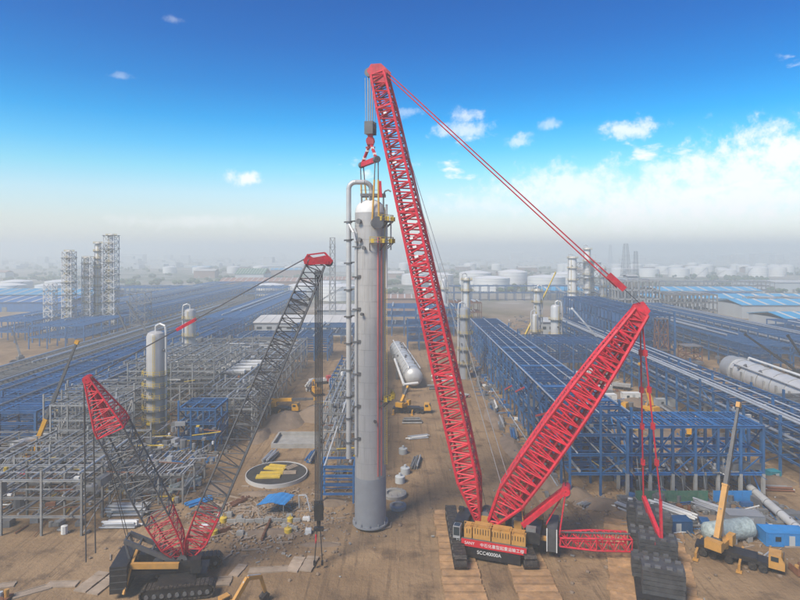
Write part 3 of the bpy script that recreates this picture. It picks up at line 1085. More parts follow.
# inner pendant bars laid along the mast
for s in (-2.1, -1.3, -.5, .5, 1.3, 2.1):
    member('mast_bar', MF + mdir * 4 + v1 * s + mup * 0.4, MH - mdir * 1.5 + v1 * s * .6 + mup * .4, .42, .42, 'red', CR, 'O')
    member('mast_bar', MF + mdir * 5 + v1 * s - mup * 1.2, MH - mdir * 4 + v1 * s * .6 - mup * .7, .3, .3, 'red', CR, 'O')
b = MB()
for s in (-1.5, -.5, .5, 1.5):
    q = MH + v1 * s
    b.prism([q - mdir * 2.4 - mup * 1.1, q + mdir * .9 - mup * 1.0, q + mdir * 1.5 + mup * .4, q + mdir * .2 + mup * 1.5, q - mdir * 2.4 + mup * 1.1], v1 * .16)
mh = b.build('mast_head', 'red', CR)
b = MB()
for s in (-1.0, 0, 1.0):
    b.lathe(MH + v1 * s + mup * .6, v1, [(-.12, .2), (-.12, .8), (.12, .8), (.12, .2)], 14)
b.build('sheave', 'galv_dark', mh)
# pendants, boom head to mast head
k0, k1 = BH + bx * -1.6 + bz * .2, MH + mdir * .8
kj = k0 + (k1 - k0) * .905
for s in (-1.0, 1.0):
    member('pendant_bar', k0 + v1 * s, kj + v1 * s, .20, .20, 'red', CR, 'O')
    member('pendant_bar', k0 + v1 * s * .7 - Zax * .7, kj + v1 * s * .7 - Zax * .9, .2, .2, 'red', CR, 'O')
b = MB()
kd = (k1 - k0).normalized()
for s in (-1.1, 0, 1.1):
    b.box(kj + v1 * s, (3.4, .2, 1.0), (kd, v1, kd.cross(v1)))
b.build('pendant_block', 'red', CR)
for s in (-1.0, -.5, 0, .5, 1.0):
    member('luffing_rope', kj + v1 * s + kd * 1.4, k1 + v1 * s, .10, .10, 'rope', CR, 'O')

# counterweight tray and the hoist gear from mast head to tray
tc = V((42.2, 95.6, 0))
tb = MB()
tax = (u1, v1, Zax)
tb.box(tc + Zax * .75, (6.6, 27, .5), tax)
for s in (-12, -4, 4, 12):
    tb.box(tc + v1 * s + Zax * .3, (6.0, .8, .6), tax)
tray = tb.build('counterweight_tray', 'black', CR)
for k, (pt, aim) in enumerate((((646, 345), px(643.5, 497, 101.5)), ((656, 345), px(660.5, 499, 93.5)))):
    top = MH + v1 * (2.0 if k == 0 else -1.2) + Zax * -.8
    for s in (-.25, .25):
        member('hoist_bar', top + v1 * s, aim + v1 * s, .24, .24, 'red', CR, 'O')
    for f in (.2, .4, .6, .8):
        q = top + (aim - top) * f
        member('bar_joint', q - Zax * .5, q + Zax * .5, .5, .7, 'red', CR, 'B')
A_, B_ = px(643.5, 497, 101.5), px(661.5, 541, 93.0)
b = MB()
b.bar(A_, B_, .6, .75)
b.bar(px(660.5, 499, 93.5), B_, .38)
b.bar(B_, tc - v1 * 3.4 + Zax * 4.6, .45)
b.bar(A_, tc + v1 * 6.5 + Zax * 4.6, .4)
b.build('tray_yoke', 'red', CR)
lattice(CR, lc(-12.2, -.3, 3.0), tc + u1 * 3.6 + Zax * 2.6, Zax, [(0, 2.2, 1.4), (.5, 3.0, 2.0), (1, 2.8, 2.0)], 1.8, .16, .09, ['red'], 'tray_boom_section')
member('tray_rope', lc(-12.2, -.3, 4.2), tc + u1 * 3.4 + Zax * 3.9, .3, .3, 'galv_dark', CR, 'O')
# rear A-frame
g0, g1 = px(523, 523, 98), px(566, 489, 97.5)
b = MB()
for s in (-1.0, 1.0):
    b.bar(g0 + v1 * s, g1 + v1 * s * .8, .62, .75)
for f in (.15, .35, .55, .75, .98):
    q = g0 + (g1 - g0) * f
    b.bar(q - v1, q + v1, .3)
b.lathe(g1 - v1 * 1.3, v1, [(0, .1), (0, .75), (2.6, .75), (2.6, .1)], 14)
b.build('gantry', 'red', CR)
for s in (-1.0, 1.0):
    member('gantry_strut', g1 + v1 * s, lc(-12.4, s, 4.0), .26, .26, 'red', CR, 'O')
    member('gantry_strut', g1 + v1 * s * .4, lc(-10.2, s * .4, 5.2), .18, .18, 'red', CR, 'O')
for s in (-.6, .6):
    member('luffing_rope', g1 + v1 * s, MF + mdir * 21 + v1 * s, .12, .12, 'rope', CR, 'O')
    member('mast_strut', lc(-6.5, s * 2, 4.2), MF + mdir * 9 + v1 * s * 3, .2, .2, 'orange', CR, 'O')
# hoist ropes and hook block
hx = V((-5.6, 108.0, 0))
rt, rb = 84.4, 75.6
for i in range(8):
    a = bx * (-.75 + 1.5 * (i % 4) / 3) + v1 * (-.8 if i < 4 else .8)
    member('hoist_rope', V((hx.x, hx.y, rt)) + a, V((hx.x, hx.y, rb)) + a * .85, .15, .15, 'rope_light', CR, 'O')
member('tip_rope', BH + bx * -1.0, BF + bx * -2 + (BH - BF) * .02, .1, .1, 'rope', CR, 'O')
member('back_rope', BH - bx * .6, lc(-4, 0.5, 5.5), .13, .13, 'rope_light', CR, 'O')
member('back_rope', BH - bx * .6 + v1 * .8, lc(-5.4, 1.5, 5.5), .13, .13, 'rope_light', CR, 'O')
b = MB()
for s in (-.9, -.3, .3, .9):
    b.box(V((hx.x, hx.y, 75.0)) + v1 * s, (1.7, .14, 2.4), (bx, v1, Zax))
for s in (-.6, 0, .6):
    b.lathe(V((hx.x, hx.y, 75.3)) + v1 * s, v1, [(-.2, .1), (-.2, .95), (.2, .95), (.2, .1)], 14)
hb = b.build('hook_block', 'galv_dark', CR)
b = MB()
b.box(V((hx.x, hx.y, 73.5)), (1.0, 1.0, 1.2))
b.lathe(V((hx.x, hx.y - .35, 72.6)), (0, 1, 0), [(0, .35), (0, .85), (.7, .85), (.7, .35), (0, .35)], 14)
b.build('hook', 'red', hb)

# counterweight stacks on the tray
names = ('nearest to the picture bottom', 'second from the picture bottom', 'third from the picture bottom', 'fourth, beside the red tray boom', 'fifth, just beyond the red yoke', 'farthest, by the pipe heap')
for i in range(6):
    s = -10.9 + i * 4.36 + (.25 if i > 2 else 0)
    q = tc + v1 * s
    t = thing('counterweight_stack', 'stack of black crane counterweight slabs ' + names[i], 'counterweight', q + Zax * 1.0, 'counterweights of the red crane')
    n = (6, 4, 6, 4, 6, 5)[i]
    for k in range(n):
        b = MB()
        if k == 0:
            so = (-.5, .7, -.6, .6, -.8, .4)[i]
        o1, o2 = so + U(-.07, .07), U(-.06, .06)
        zc = 1.02 + .33 + k * .68
        wd_ = 5.8
        b.box(q + u1 * o1 + v1 * o2 + Zax * zc, (wd_, 2.75, .62), tax)
        for e in (-2.2, 2.2):
            b.box(q + u1 * (o1 + e) + v1 * o2 + Zax * zc, (.5, 2.9, .4), tax)
        sl = b.build('slab', 'weight', t)
    b = MB()
    for e1 in (-2.2, -.8, .8, 2.2):
        for e2 in (-1.1, 1.1):
            b.box(q + u1 * (so + e1) + v1 * e2 + Zax * (1.02 + n * .68 + .12), (.8, .45, .3), tax)
    b.build('lifting_lug', 'galv_dark', t)

# ------------------------------------------------------------------ lifting beam between hook and column
LB = thing('lifting_beam', 'red triangular lifting frame hanging from the hook above tall column', 'lifting beam', (hx.x, hx.y, 68.6))
apex = V((hx.x, hx.y, 72.3))
e1, e2 = V((-4.3, 105.2, 68.7)), V((-7.4, 110.8, 68.5))
b = MB().bar(e1, e2, .75, .9)
b.build('beam', 'red', LB)
for e in (e1, e2):
    b = MB()
    b.bar(apex + (e - apex) * .05, e, .5, .35)
    b.build('hanger', 'red', LB)
    b = MB().lathe(e - (e2 - e1).normalized() * .4, e2 - e1, [(0, .1), (0, .62), (.8, .62), (.8, .1)], 14)
    b.build('pin_drum', 'galv_dark', LB)
    b = MB().box(apex + (e - apex) * .35, (.62, .62, .5)).box(apex + (e - apex) * .7, (.62, .62, .5))
    b.build('collar', 'white', LB)
b = MB().box(apex + Zax * .1, (1.3, 1.3, 1.0)).bar(apex + V((-.9, 0, -.9)), apex + V((.9, 0, -.9)), .3)
b.build('head_plate', 'red_faded', LB)
T1, T2 = V((-4.5, 105.0, 57.0)), V((-6.7, 111.0, 57.0))
for e, tt in ((e1, T1), (e2, T2)):
    for s in (-.28, .28):
        o_ = V((s, 0, 0))
        member('sling', e + o_, e + (tt - e) * .32 + o_ * 1.3, .22, .22, 'galv_dark', LB, 'O')
        member('sling', e + (tt - e) * .32 + o_ * 1.3, tt + o_ * 2.2, .34, .34, 'strap', LB, 'O')
member('tag_line', e1 + V((.6, 0, -4)), e1 + V((.8, 0, -7)), .5, .3, 'red', LB, 'B')

# ------------------------------------------------------------------ the column on the hook
CO = thing('process_column', 'tall grey cylindrical process column hanging upright from the red crane', 'column', (-5.6, 108, .5))
ca = V((-5.6, 108, 0))
R = 2.92
b = MB().lathe(ca, (0, 0, 1), [(9.6, R), (20, R), (32, R), (44, R), (59.0, R)], 40)
sh = b.build('shell', 'column', CO)
b = MB()
for z in (12.5, 15.5, 18.5, 21.5, 24.5, 27.5, 30.5, 33.5, 36.5, 39.5, 42.5, 45.5, 48.5, 51.5, 54, 56.5):
    b.lathe(ca + Zax * z, (0, 0, 1), [(-.04, R), (-.04, R + .03), (.04, R + .03), (.04, R)], 40)
for i_, z in enumerate((12.5, 15.5, 18.5, 21.5, 24.5, 27.5, 30.5, 33.5, 36.5, 39.5, 42.5, 45.5, 48.5, 51.5)):
    for a_ in (-1.9, -1.2, -2.7):
        a_ += .35 * (i_ % 2)
        b.bar(ca + V((math.cos(a_) * (R + .01), math.sin(a_) * (R + .01), z)), ca + V((math.cos(a_) * (R + .01), math.sin(a_) * (R + .01), z + 3)), .03)
b.build('weld_band', 'seam', sh)
b = MB().lathe(ca, (0, 0, 1), [(59.0, R), (59.7, R * .97), (60.4, R * .86), (61.0, R * .66), (61.4, R * .38), (61.5, .01)], 40)
b.build('domed_head', 'white', CO)
b = MB().lathe(ca, (0, 0, 1), [(.55, R + .45), (.85, R + .45), (.85, R + .06), (1.2, R + .05), (9.3, R + .05), (9.6, R)], 40)
b.lathe(ca, (0, 0, 1), [(.55, R + .45), (.55, R - .4), (3.5, R - .4)], 40)
b.build('skirt', 'skirt', CO)
b = MB()
for i in range(12):
    a = 2 * math.pi * i / 12
    b.box(ca + V((math.cos(a) * (R + .25), math.sin(a) * (R + .25), 1.1)), (.18, .18, .6))
b.build('anchor_lug', 'skirt', CO)
for tt in (T1, T2):                               # trunnions
    d = V((tt.x - ca.x, tt.y - ca.y, 0)).normalized()
    b = MB().lathe(ca + Zax * 57.0, d, [(R - .1, .85), (R + 1.3, .85), (R + 1.3, 1.15), (R + 1.5, 1.15), (R + 1.5, .01)], 20)
    b.build('trunnion', 'galv_dark', CO)
# overhead vapour line: out of the head, over and down the left side
pts = [ca + V((0.2, -.3, 61.4)), ca + V((.2, -.3, 63.4))]
for i in range(7):
    a = math.pi / 2 * i / 6
    pts.append(ca + V((.2 - 1.3 + 1.3 * math.cos(a), -.3 - .4 * a, 63.4 + 1.3 * math.sin(a))))
pts.append(ca + V((-2.7, -1.1, 64.7)))
for i in range(7):
    a = math.pi / 2 * i / 6
    pts.append(ca + V((-2.7 - 1.3 * math.sin(a), -1.1, 63.4 + 1.3 * math.cos(a))))
pts.append(ca + V((-4.0, -1.1, 13.0)))
b = MB().path(pts, .47, 14)
b.build('vapour_pipe', 'clad', CO)
for z in (16, 20.5, 24.5, 29.5, 34.5, 39.5, 44.5, 49.5, 53.8, 57.2):
    b = MB()
    b.bar(ca + V((-4.9, -1.1, z)), ca + V((-2.6, -1.0, z + .25)), .16, .28)
    b.lathe(ca + V((-4.0, -1.1, z - .12)), (0, 0, 1), [(0, .5), (0, .66), (.3, .66), (.3, .5)], 12)
    b.build('pipe_bracket', 'galv_dark', CO)
b = MB().path([ca + V((-2.9, -1.6, 56.0)), ca + V((-2.55, -1.75, 55)), ca + V((-2.55, -1.95, 14))], .3, 10)
b.build('side_pipe', 'clad', CO)
for z in (52.6, 47, 41, 35, 29, 23, 17):
    b = MB().box(ca + V((-2.5, -2.05, z)), (1.5, .5, .22)).box(ca + V((-1.9, -2.3, z + .1)), (.5, .45, .5))
    b.build('pipe_clip', 'galv_dark', CO)
b = MB()
b.path([ca + V((-3.9, -1.4, 56.8)), ca + V((-3.0, -2.3, 55.2)), ca + V((-2.6, -2.6, 53.5))], .25, 10)
b.build('branch_pipe', 'clad', CO)
for (dx_, dy_, z, r_) in ((-1.7, -2.4, 57.3, .5), (-1.6, -2.45, 53.9, .42), (-.9, -2.75, 52.4, .36), (-1.2, -2.65, 40.2, .3), (.9, -2.8, 20.5, .3)):
    d = V((dx_, dy_, 0)).normalized()
    b = MB().lathe(ca + Zax * z, d, [(R - .2, r_ * .7), (R + .5, r_ * .7), (R + .5, r_), (R + .68, r_), (R + .68, .01)], 14)
    b.build('nozzle', 'galv_dark', CO)
for dx_ in (1.55, 2.15):                          # red primed lines on the right of the shell
    dy_ = -math.sqrt(R * R - dx_ * dx_) - .12
    b = MB().tube(ca + V((dx_, dy_, 10.2)), ca + V((dx_, dy_, 54.4)), .15, 8)
    b.build('insulation_strip', 'pink', CO)
b = MB()
for s in (2.75, 3.15):
    b.bar(ca + V((s, -1.5, 12)), ca + V((s, -1.5, 60)), .07)
for i in range(120):
    b.bar(ca + V((2.75, -1.5, 12.2 + i * .4)), ca + V((3.15, -1.5, 12.2 + i * .4)), .04)
b.build('ladder', 'yellow', CO)
for z, a0, a1 in ((53.2, -1.55, .75), (57.3, -1.2, .65), (24.0, -.9, .5)):
    b = MB()
    n = 10
    vs = []
    for r_ in (R + .1, R + 1.5):
        for zz in (z, z + .14):
            for i in range(n + 1):
                a = a0 + (a1 - a0) * i / n
                vs.append(ca + V((math.cos(a) * r_, math.sin(a) * r_, zz)))
    m_ = n + 1
    fs = []
    for i in range(n):
        fs += [(i, i + 1, 2 * m_ + i + 1, 2 * m_ + i), (m_ + i, 3 * m_ + i, 3 * m_ + i + 1, m_ + i + 1), (2 * m_ + i, 2 * m_ + i + 1, 3 * m_ + i + 1, 3 * m_ + i)]
    b.add(vs, fs)
    for i in range(0, n + 1, 3):
        a = a0 + (a1 - a0) * i / n
        b.bar(ca + V((math.cos(a) * R, math.sin(a) * R, z - 1.3)), ca + V((math.cos(a) * (R + 1.4), math.sin(a) * (R + 1.4), z)), .16)
    pf = b.build('platform', 'galv_dark', CO)
    b = MB()
    for i in range(n + 1):
        a = a0 + (a1 - a0) * i / n
        e = ca + V((math.cos(a) * (R + 1.45), math.sin(a) * (R + 1.45), z))
        b.bar(e, e + Zax * 1.2, .08)
        if i:
            for hz_ in (.6, 1.18):
                b.bar(pe + Zax * hz_, e + Zax * hz_, .09)
        pe = e
    for i in range(0, n, 2):
        a = a0 + (a1 - a0) * (i + .5) / n
        e = ca + V((math.cos(a) * (R + 1.47), math.sin(a) * (R + 1.47), z + .5))
        b.box(e, (.6, .12, .8))
    b.build('railing', 'yellow', pf)
b = MB()                                           # top davit and its posts
b.path([ca + V((2.5, -1.2, 56)), ca + V((2.5, -1.2, 62.3)), ca + V((2.8, -1.3, 63)), ca + V((3.4, -1.5, 63.2)), ca + V((3.9, -1.6, 62.9))], .15, 8)
b.build('davit', 'galv', CO)
b = MB()
b.path([ca + V((3.1, -1.6, 45)), ca + V((3.1, -1.6, 60.5))], .2, 8).path([ca + V((3.9, -1.2, 52)), ca + V((3.9, -1.2, 58))], .13, 8)
b.build('vent_pipe', 'clad', CO)
b = MB()
for y_ in (-1.4, 1.4):
    b.bar(ca + V((-1.8, y_, 62.3)), ca + V((2.9, y_, 62.3)), .3, .5)
for x_ in (-1.6, 0, 1.5):
    b.bar(ca + V((x_, -1.4, 62.3)), ca + V((x_, 1.4, 62.3)), .25)
    b.bar(ca + V((x_, -1.4, 60.4)), ca + V((x_, -1.4, 62.3)), .2)
    b.bar(ca + V((x_, -1.4, 62.3)), ca + V((x_, -1.4, 63.2)), .07)
b.bar(ca + V((-1.8, -1.4, 63.2)), ca + V((2.2, -1.4, 63.2)), .07)
b.build('top_frame', 'galv_dark', CO)

# ------------------------------------------------------------------ second crawler crane, grey boom with red ends
c2 = V((-34.9, 89.6, 0))
tip2 = V((-13.6, 93.3, 50.0))
u2 = V((tip2.x - c2.x, tip2.y - c2.y, 0)).normalized()
v2 = V((-u2.y, u2.x, 0))
ax2 = (u2, v2, Zax)
C2 = thing('crawler_crane', 'grey lattice crawler crane with red boom ends and black deck', 'crane', c2)


def l2(a, b_, z):
    return c2 + u2 * a + v2 * b_ + Zax * z


for s in (-4.6, 3.4):
    crawler_track(C2, l2(1.0, s, .25), u2, v2, 10.5, 1.8, 1.9, 16)
b = MB().box(l2(.6, -.6, 1.7), (5.5, 8.6, 1.2), ax2)
b.box(l2(3.4, -.6, 1.9), (2.6, 4.0, .8), ax2)
b.build('car_body', 'black', C2)
b = MB().box(l2(-2.0, 0, 2.75), (10.0, 3.6, .7), ax2)
b.box(l2(1.6, 0, 3.3), (2.4, 3.6, 1.2), ax2)
b.build('deck', 'black', C2)
b = MB().box(l2(-7.7, -.3, 2.9), (2.4, 6.4, 4.0), ax2)
w2 = b.build('rear_weight', 'black', C2)
b = MB()
for z in (1.6, 2.6, 3.6, 4.5):
    b.box(l2(-7.7, -.3, z), (2.5, 6.5, .1), ax2)
b.build('slab_joint', 'weight', w2)
b = MB()
b.bar(l2(-6.4, -2.1, 4.2), l2(.6, -2.1, 3.6), .55, .8)
b.bar(l2(-6.4, 2.0, 4.2), l2(-1.0, 2.0, 3.6), .4, .6)
b.bar(l2(-6.2, -2.1, 4.3), l2(-6.2, 3.2, 5.4), .4)
b.bar(l2(-6.3, -2.5, 4.0), l2(-6.9, -3.6, .8), .35)
b.build('side_beam', 'orange', C2)
b = MB()
b.box(l2(-4.0, .8, 3.9), (3.4, 2.0, 1.7), ax2)
b.build('engine_hood', 'black', C2)
for a in (-2.6, -.9, .9):
    w = MB().lathe(l2(a, -1.3, 3.9), v2, [(0, .2), (0, .8), (.12, .8), (.12, .55), (2.4, .55), (2.4, .8), (2.52, .8), (2.52, .2)], 14)
    w.build('winch_drum', random.choice(['galv_dark', 'lattice_grey']), C2)
b = MB().box(l2(3.2, -2.4, 3.7), (1.5, 1.5, 2.0), ax2)
cb = b.build('operator_cab', 'black', C2)
b = MB().box(l2(3.98, -2.4, 4.0), (.06, 1.2, 1.1), ax2)
b.build('window', 'glass', cb)
# luffing gantry (dark, lying back)
b = MB()
for s in (-1.3, 1.3):
    b.bar(l2(.2, s, 3.6), l2(-7.4, s, 7.6), .45, .6)
    b.bar(l2(-7.4, s, 7.6), l2(-6.4, s, 3.6), .3)
for f in (.25, .5, .75, 1.0):
    q1, q2 = l2(.2, -1.3, 3.6), l2(-7.4, -1.3, 7.6)
    q = q1 + (q2 - q1) * f
    b.bar(q, q + v2 * 2.6, .3)
b.build('gantry', 'lattice_grey', C2)
F2 = l2(1.6, 0, 3.4)
bd2 = (tip2 - F2).normalized()
bu2 = bd2.cross(v2)
st2 = [(0, .7, .7), (.07, 2.9, 3.2), (.16, 3.3, 3.6), (.30, 3.2, 3.5), (.44, 3.2, 3.5), (.58, 3.1, 3.4), (.72, 3.1, 3.3), (.86, 3.0, 3.2), (1.0, 2.7, 2.8)]
lattice(C2, F2, tip2, bu2, st2, 2.3, .15, .075, ['red', 'red', 'lattice_grey', 'lattice_grey', 'lattice_grey', 'lattice_grey', 'lattice_grey', 'lattice_grey'], 'boom_section')
b = MB()
for s in (-1.45, 1.35):
    q = tip2 + v2 * s
    b.prism([q - bd2 * .5 + u2 * -1.6, q + bd2 * .3 + u2 * -2.3, q + bd2 * 1.5 + u2 * -2.1, q + bd2 * .8 + u2 * -.9, q + bd2 * 1.0 + u2 * .2, q + bd2 * 1.2 + u2 * .9, q + bd2 * .3 + u2 * 2.5, q - bd2 * .4 + u2 * 2.2, q - bd2 * .3 + u2 * .8], v2 * .16)
    b.bar(q + bd2 * 1.3 - u2 * 2.1, q + bd2 * 1.7 + u2 * .6, .22).bar(q + bd2 * 1.7 + u2 * .6, q + u2 * 2.4 + bd2 * .2, .25)
for e in (-2.0, -1.0, 0, 1.0, 1.8):
    b.bar(tip2 - v2 * 1.4 + u2 * e + bd2 * .7, tip2 + v2 * 1.4 + u2 * e + bd2 * .7, .3)
b.bar(tip2 - v2 * 1.6 + u2 * 1.6, tip2 + v2 * 1.6 + u2 * 1.6, .5).bar(tip2 - v2 * 1.6 - u2 * 1.8, tip2 + v2 * 1.6 - u2 * 1.8, .5)
bh2 = b.build('boom_head', 'red', C2)
b = MB()
for s in (-1, -.3, .3, 1):
    b.lathe(tip2 + v2 * s + u2 * 1.9, v2, [(-.12, .1), (-.12, .7), (.12, .7), (.12, .1)], 12)
b.build('sheave', 'galv_dark', bh2)
F3 = l2(.75, 0, 3.4)
top2 = px(88, 379, 83.5)
md2 = (top2 - F3).normalized()
mu2 = v2.cross(md2)
lattice(C2, F3, top2, mu2, [(0, 1.2, .8), (.11, 3.0, 3.0), (.26, 3.4, 3.6), (.42, 3.5, 3.7), (.58, 3.5, 3.7), (.74, 3.5, 3.8), (.78, 3.5, 3.7), (1.0, 1.1, .8)], 2.2, .15, .075,
        ['red', 'red', 'lattice_grey', 'lattice_grey', 'lattice_grey', 'red', 'red'], 'mast_section')
for s in (-1.2, -.4, .4, 1.2):
    q = F3 + (top2 - F3) * .79
    member('mast_tie', q + v2 * s, top2 + v2 * s * .3, .3, .2, 'red', C2, 'B')
b = MB()
for s in (-.55, .0, .55):
    b.lathe(top2 + v2 * s, v2, [(-.12, .1), (-.12, .6), (.12, .6), (.12, .1)], 12)
b.build('sheave', 'red', C2)
p0, p1 = tip2 - u2 * 2.2 + bd2 * .6, top2
pm = p0 + (p1 - p0) * .53
for s in (-.7, .7):
    member('pendant_bar', p0 + v2 * s, pm + v2 * s, .16, .16, 'lattice_grey', C2, 'O')
    member('pendant_bar', pm + (p1 - p0).normalized() * 3 + v2 * s, p1 + v2 * s * .5, .16, .16, 'rope', C2, 'O')
    b = MB().bar(pm + v2 * s, pm + (p1 - p0).normalized() * 3 + v2 * s, .4, .45)
    b.build('pendant_block', 'red', C2)
for x_, y1_, d_ in ((86, 562, 86), (95.5, 553, 88)):
    e = px(x_, y1_, d_)
    member('hoist_bar', top2 + V((-.6 if x_ < 90 else .7, 0, -.5)), e, .2, .2, 'lattice_grey', C2, 'O')
for k_, s in enumerate((-.5, .5)):
    member('luffing_rope', l2(-7.4, s, 7.6), top2 + v2 * s * .3, .1, .1, 'rope', C2, 'O')
for x_, f in ((318, .62), (328, .70), (150, 0), (155, .2)):
    pass
hk2 = V((-13.35, 93.8, 0))
for i in range(10):
    a = u2 * (-.55 + 1.1 * (i % 5) / 4) + v2 * (-.5 if i < 5 else .5)
    member('hoist_rope', V((hk2.x, hk2.y, 48.6)) + a, V((hk2.x, hk2.y, 10.4)) + a, .17, .17, 'rope', C2, 'O')
b = MB()
for s in (-.7, 0, .7):
    b.box(V((hk2.x, hk2.y, 9.2)) + v2 * s, (1.5, .25, 2.6), (u2, v2, Zax))
b.lathe(V((hk2.x, hk2.y, 9.6)) - v2 * .6, v2, [(0, .1), (0, .85), (1.2, .85), (1.2, .1)], 14)
b.box(V((hk2.x, hk2.y, 7.4)), (.6, .6, 1.4)).box(V((hk2.x, hk2.y, 6.2)), (1.6, .8, .5))
b.build('hook_block', 'black', C2)
for s in (-.55, .55):
    member('sling', V((hk2.x + s * .5, hk2.y, 6.1)), V((hk2.x + s * 1.15, hk2.y - .4, 1.0)), .16, .16, 'black', C2, 'O')
    b = MB().box(V((hk2.x + s * 1.15, hk2.y - .4, .8)), (.35, .35, .7))
    b.build('shackle', 'black', C2)
b = MB().box(V((hk2.x - .45, hk2.y - .1, 4.6)), (.22, .22, 1.4))
b.build('sling_tag', 'red', C2)

# ------------------------------------------------------------------ timber crane mats


def timber_mat(x, y, w, l, label, group, m='timber', rz=0.0, z=0.02, th=.3, n=5):
    b = MB()
    X, Y = V((math.cos(rz), math.sin(rz), 0)), V((-math.sin(rz), math.cos(rz), 0))
    for i in range(n):
        f = (i + .5) / n - .5
        b.box(V((x, y, z + th / 2 + U(-.015, .015))) + Y * (f * l) + X * U(-.06, .06), (w, l / n - (.035 if i < n - 1 else .3), th), (X, Y, Zax))
    return b.solo('timber_mat', m, label, 'timber mat', group)


ORD = ['first', 'second', 'third', 'fourth', 'fifth', 'sixth', 'seventh', 'eighth', 'ninth', 'tenth', 'eleventh', 'twelfth', 'thirteenth', 'fourteenth', 'fifteenth', 'sixteenth']
yy = 83.2
for i in range(15):
    timber_mat(9.75 + U(-.15, .15), yy, 6.1 + U(-.2, .2), 2.05, ORD[i] + ' timber mat from the picture bottom under the left crawler track', 'mats under the left crawler track', rz=U(-.012, .012))
    timber_mat(20.9 + U(-.15, .15), yy, 6.2 + U(-.2, .2), 2.05, ORD[i] + ' timber mat from the picture bottom under the right crawler track', 'mats under the right crawler track', rz=U(-.012, .012))
    yy += 2.12
for i in range(11):
    q = tc + v1 * (-12.6 + i * 2.5)
    timber_mat(q.x - .7, q.y, 13.2 + U(-.9, .9), 2.35, ORD[i] + ' timber mat from the picture bottom under the black counterweights', 'mats under the counterweights', rz=math.atan2(u1.y, u1.x) + U(-.05, .05), z=-.02)
for i, (x, y, w, l, rz) in enumerate(((-56, 87, 5, 1.8, .6), (-52.5, 88.8, 4.6, 1.8, .05), (-48.2, 89.5, 2.1, 5.5, -.2), (-46, 88.6, 1.9, 5.0, -.2),
                                      (-26.2, 92.6, 1.6, 3.6, -.2), (-21.4, 92.8, 6.2, 1.9, .1), (-17.2, 94.4, 2.0, 4.6, -.15), (-15.0, 94.6, 2.0, 4.6, -.15), (-27.6, 89.6, 2.2, 2.6, .1), (-62, 88.2, 4.6, 1.7, .3))):
    timber_mat(x, y, w, l, 'weathered loose timber mat ' + ('lying left of the black crane weight, piece ' if x < -40 else 'lying right of the black crane deck, piece ') + ORD[i], 'loose mats on the soil', 'old_timber', rz, z=-.03, th=.22, n=4)

# ------------------------------------------------------------------ vessels


def vertical_vessel(label, x, y, r, h, m='clad', plats=(.3, .55, .8), group=None, top_pipe=True, skirt=.1, clutter=True):
    t = thing('vertical_vessel', label, 'vessel', (x, y, 0), group)
    o = V((x, y, 0))
    MB().lathe(o, Zax, [(h * skirt, r), (h * .5, r), (h - r * .6, r), (h - r * .25, r * .86), (h - r * .05, r * .5), (h, .02)], 24).build('shell', m, t)
    MB().lathe(o, Zax, [(-.2, r * 1.12), (.4, r * 1.12), (.4, r * 1.0), (h * skirt, r * 1.0)], 24).build('skirt', 'skirt', t)
    for f in plats:
        z = h * f
        b = MB().lathe(o + Zax * z, Zax, [(-.12, r), (-.12, r + 1.1), (.06, r + 1.1), (.06, r)], 18, False)
        p = b.build('platform', 'galv_dark', t)
        b = MB()
        for i in range(14):
            a = 2 * math.pi * i / 14
            a2 = 2 * math.pi * (i + 1) / 14
            e = o + V((math.cos(a) * (r + 1.05), math.sin(a) * (r + 1.05), z))
            e2 = o + V((math.cos(a2) * (r + 1.05), math.sin(a2) * (r + 1.05), z))
            b.bar(e, e + Zax * 1.2, .09)
            for q in (.6, 1.18):
                b.bar(e + Zax * q, e2 + Zax * q, .08)
        b.build('railing', 'yellow', p)
    b = MB()
    a = U(3.6, 5.2)
    d = V((math.cos(a), math.sin(a), 0))
    s_ = V((-d.y, d.x, 0)) * .25
    for s in (-1, 1):
        b.bar(o + d * (r + .25) + s_ * s, o + d * (r + .25) + s_ * s + Zax * h * .97, .08)
    for i in range(int(h / .8)):
        b.bar(o + d * (r + .25) + s_ + Zax * i * .8, o + d * (r + .25) - s_ + Zax * i * .8, .05)
    b.build('ladder', 'yellow', t)
    if top_pipe:
        sgn = random.choice((-1, 1))
        b = MB().path([o + Zax * (h - .1), o + Zax * (h + 1.2), o + V((sgn * r * .5, -.2, h + 1.9)), o + V((sgn * (r + .4), -.5, h + 1.3)), o + V((sgn * (r + .6), -.6, h - .5)), o + V((sgn * (r + .6), -.6, 3))], .32, 10)
        b.build('overhead_pipe', 'clad', t)
    for i in range(4):
        a = U(3.3, 6.0)
        z = h * U(.2, .9)
        d = V((math.cos(a), math.sin(a), 0))
        MB().lathe(o + Zax * z, d, [(r - .1, .28), (r + .45, .28), (r + .45, .42), (r + .6, .42), (r + .6, .01)], 10).build('nozzle', 'galv_dark', t)
    return t


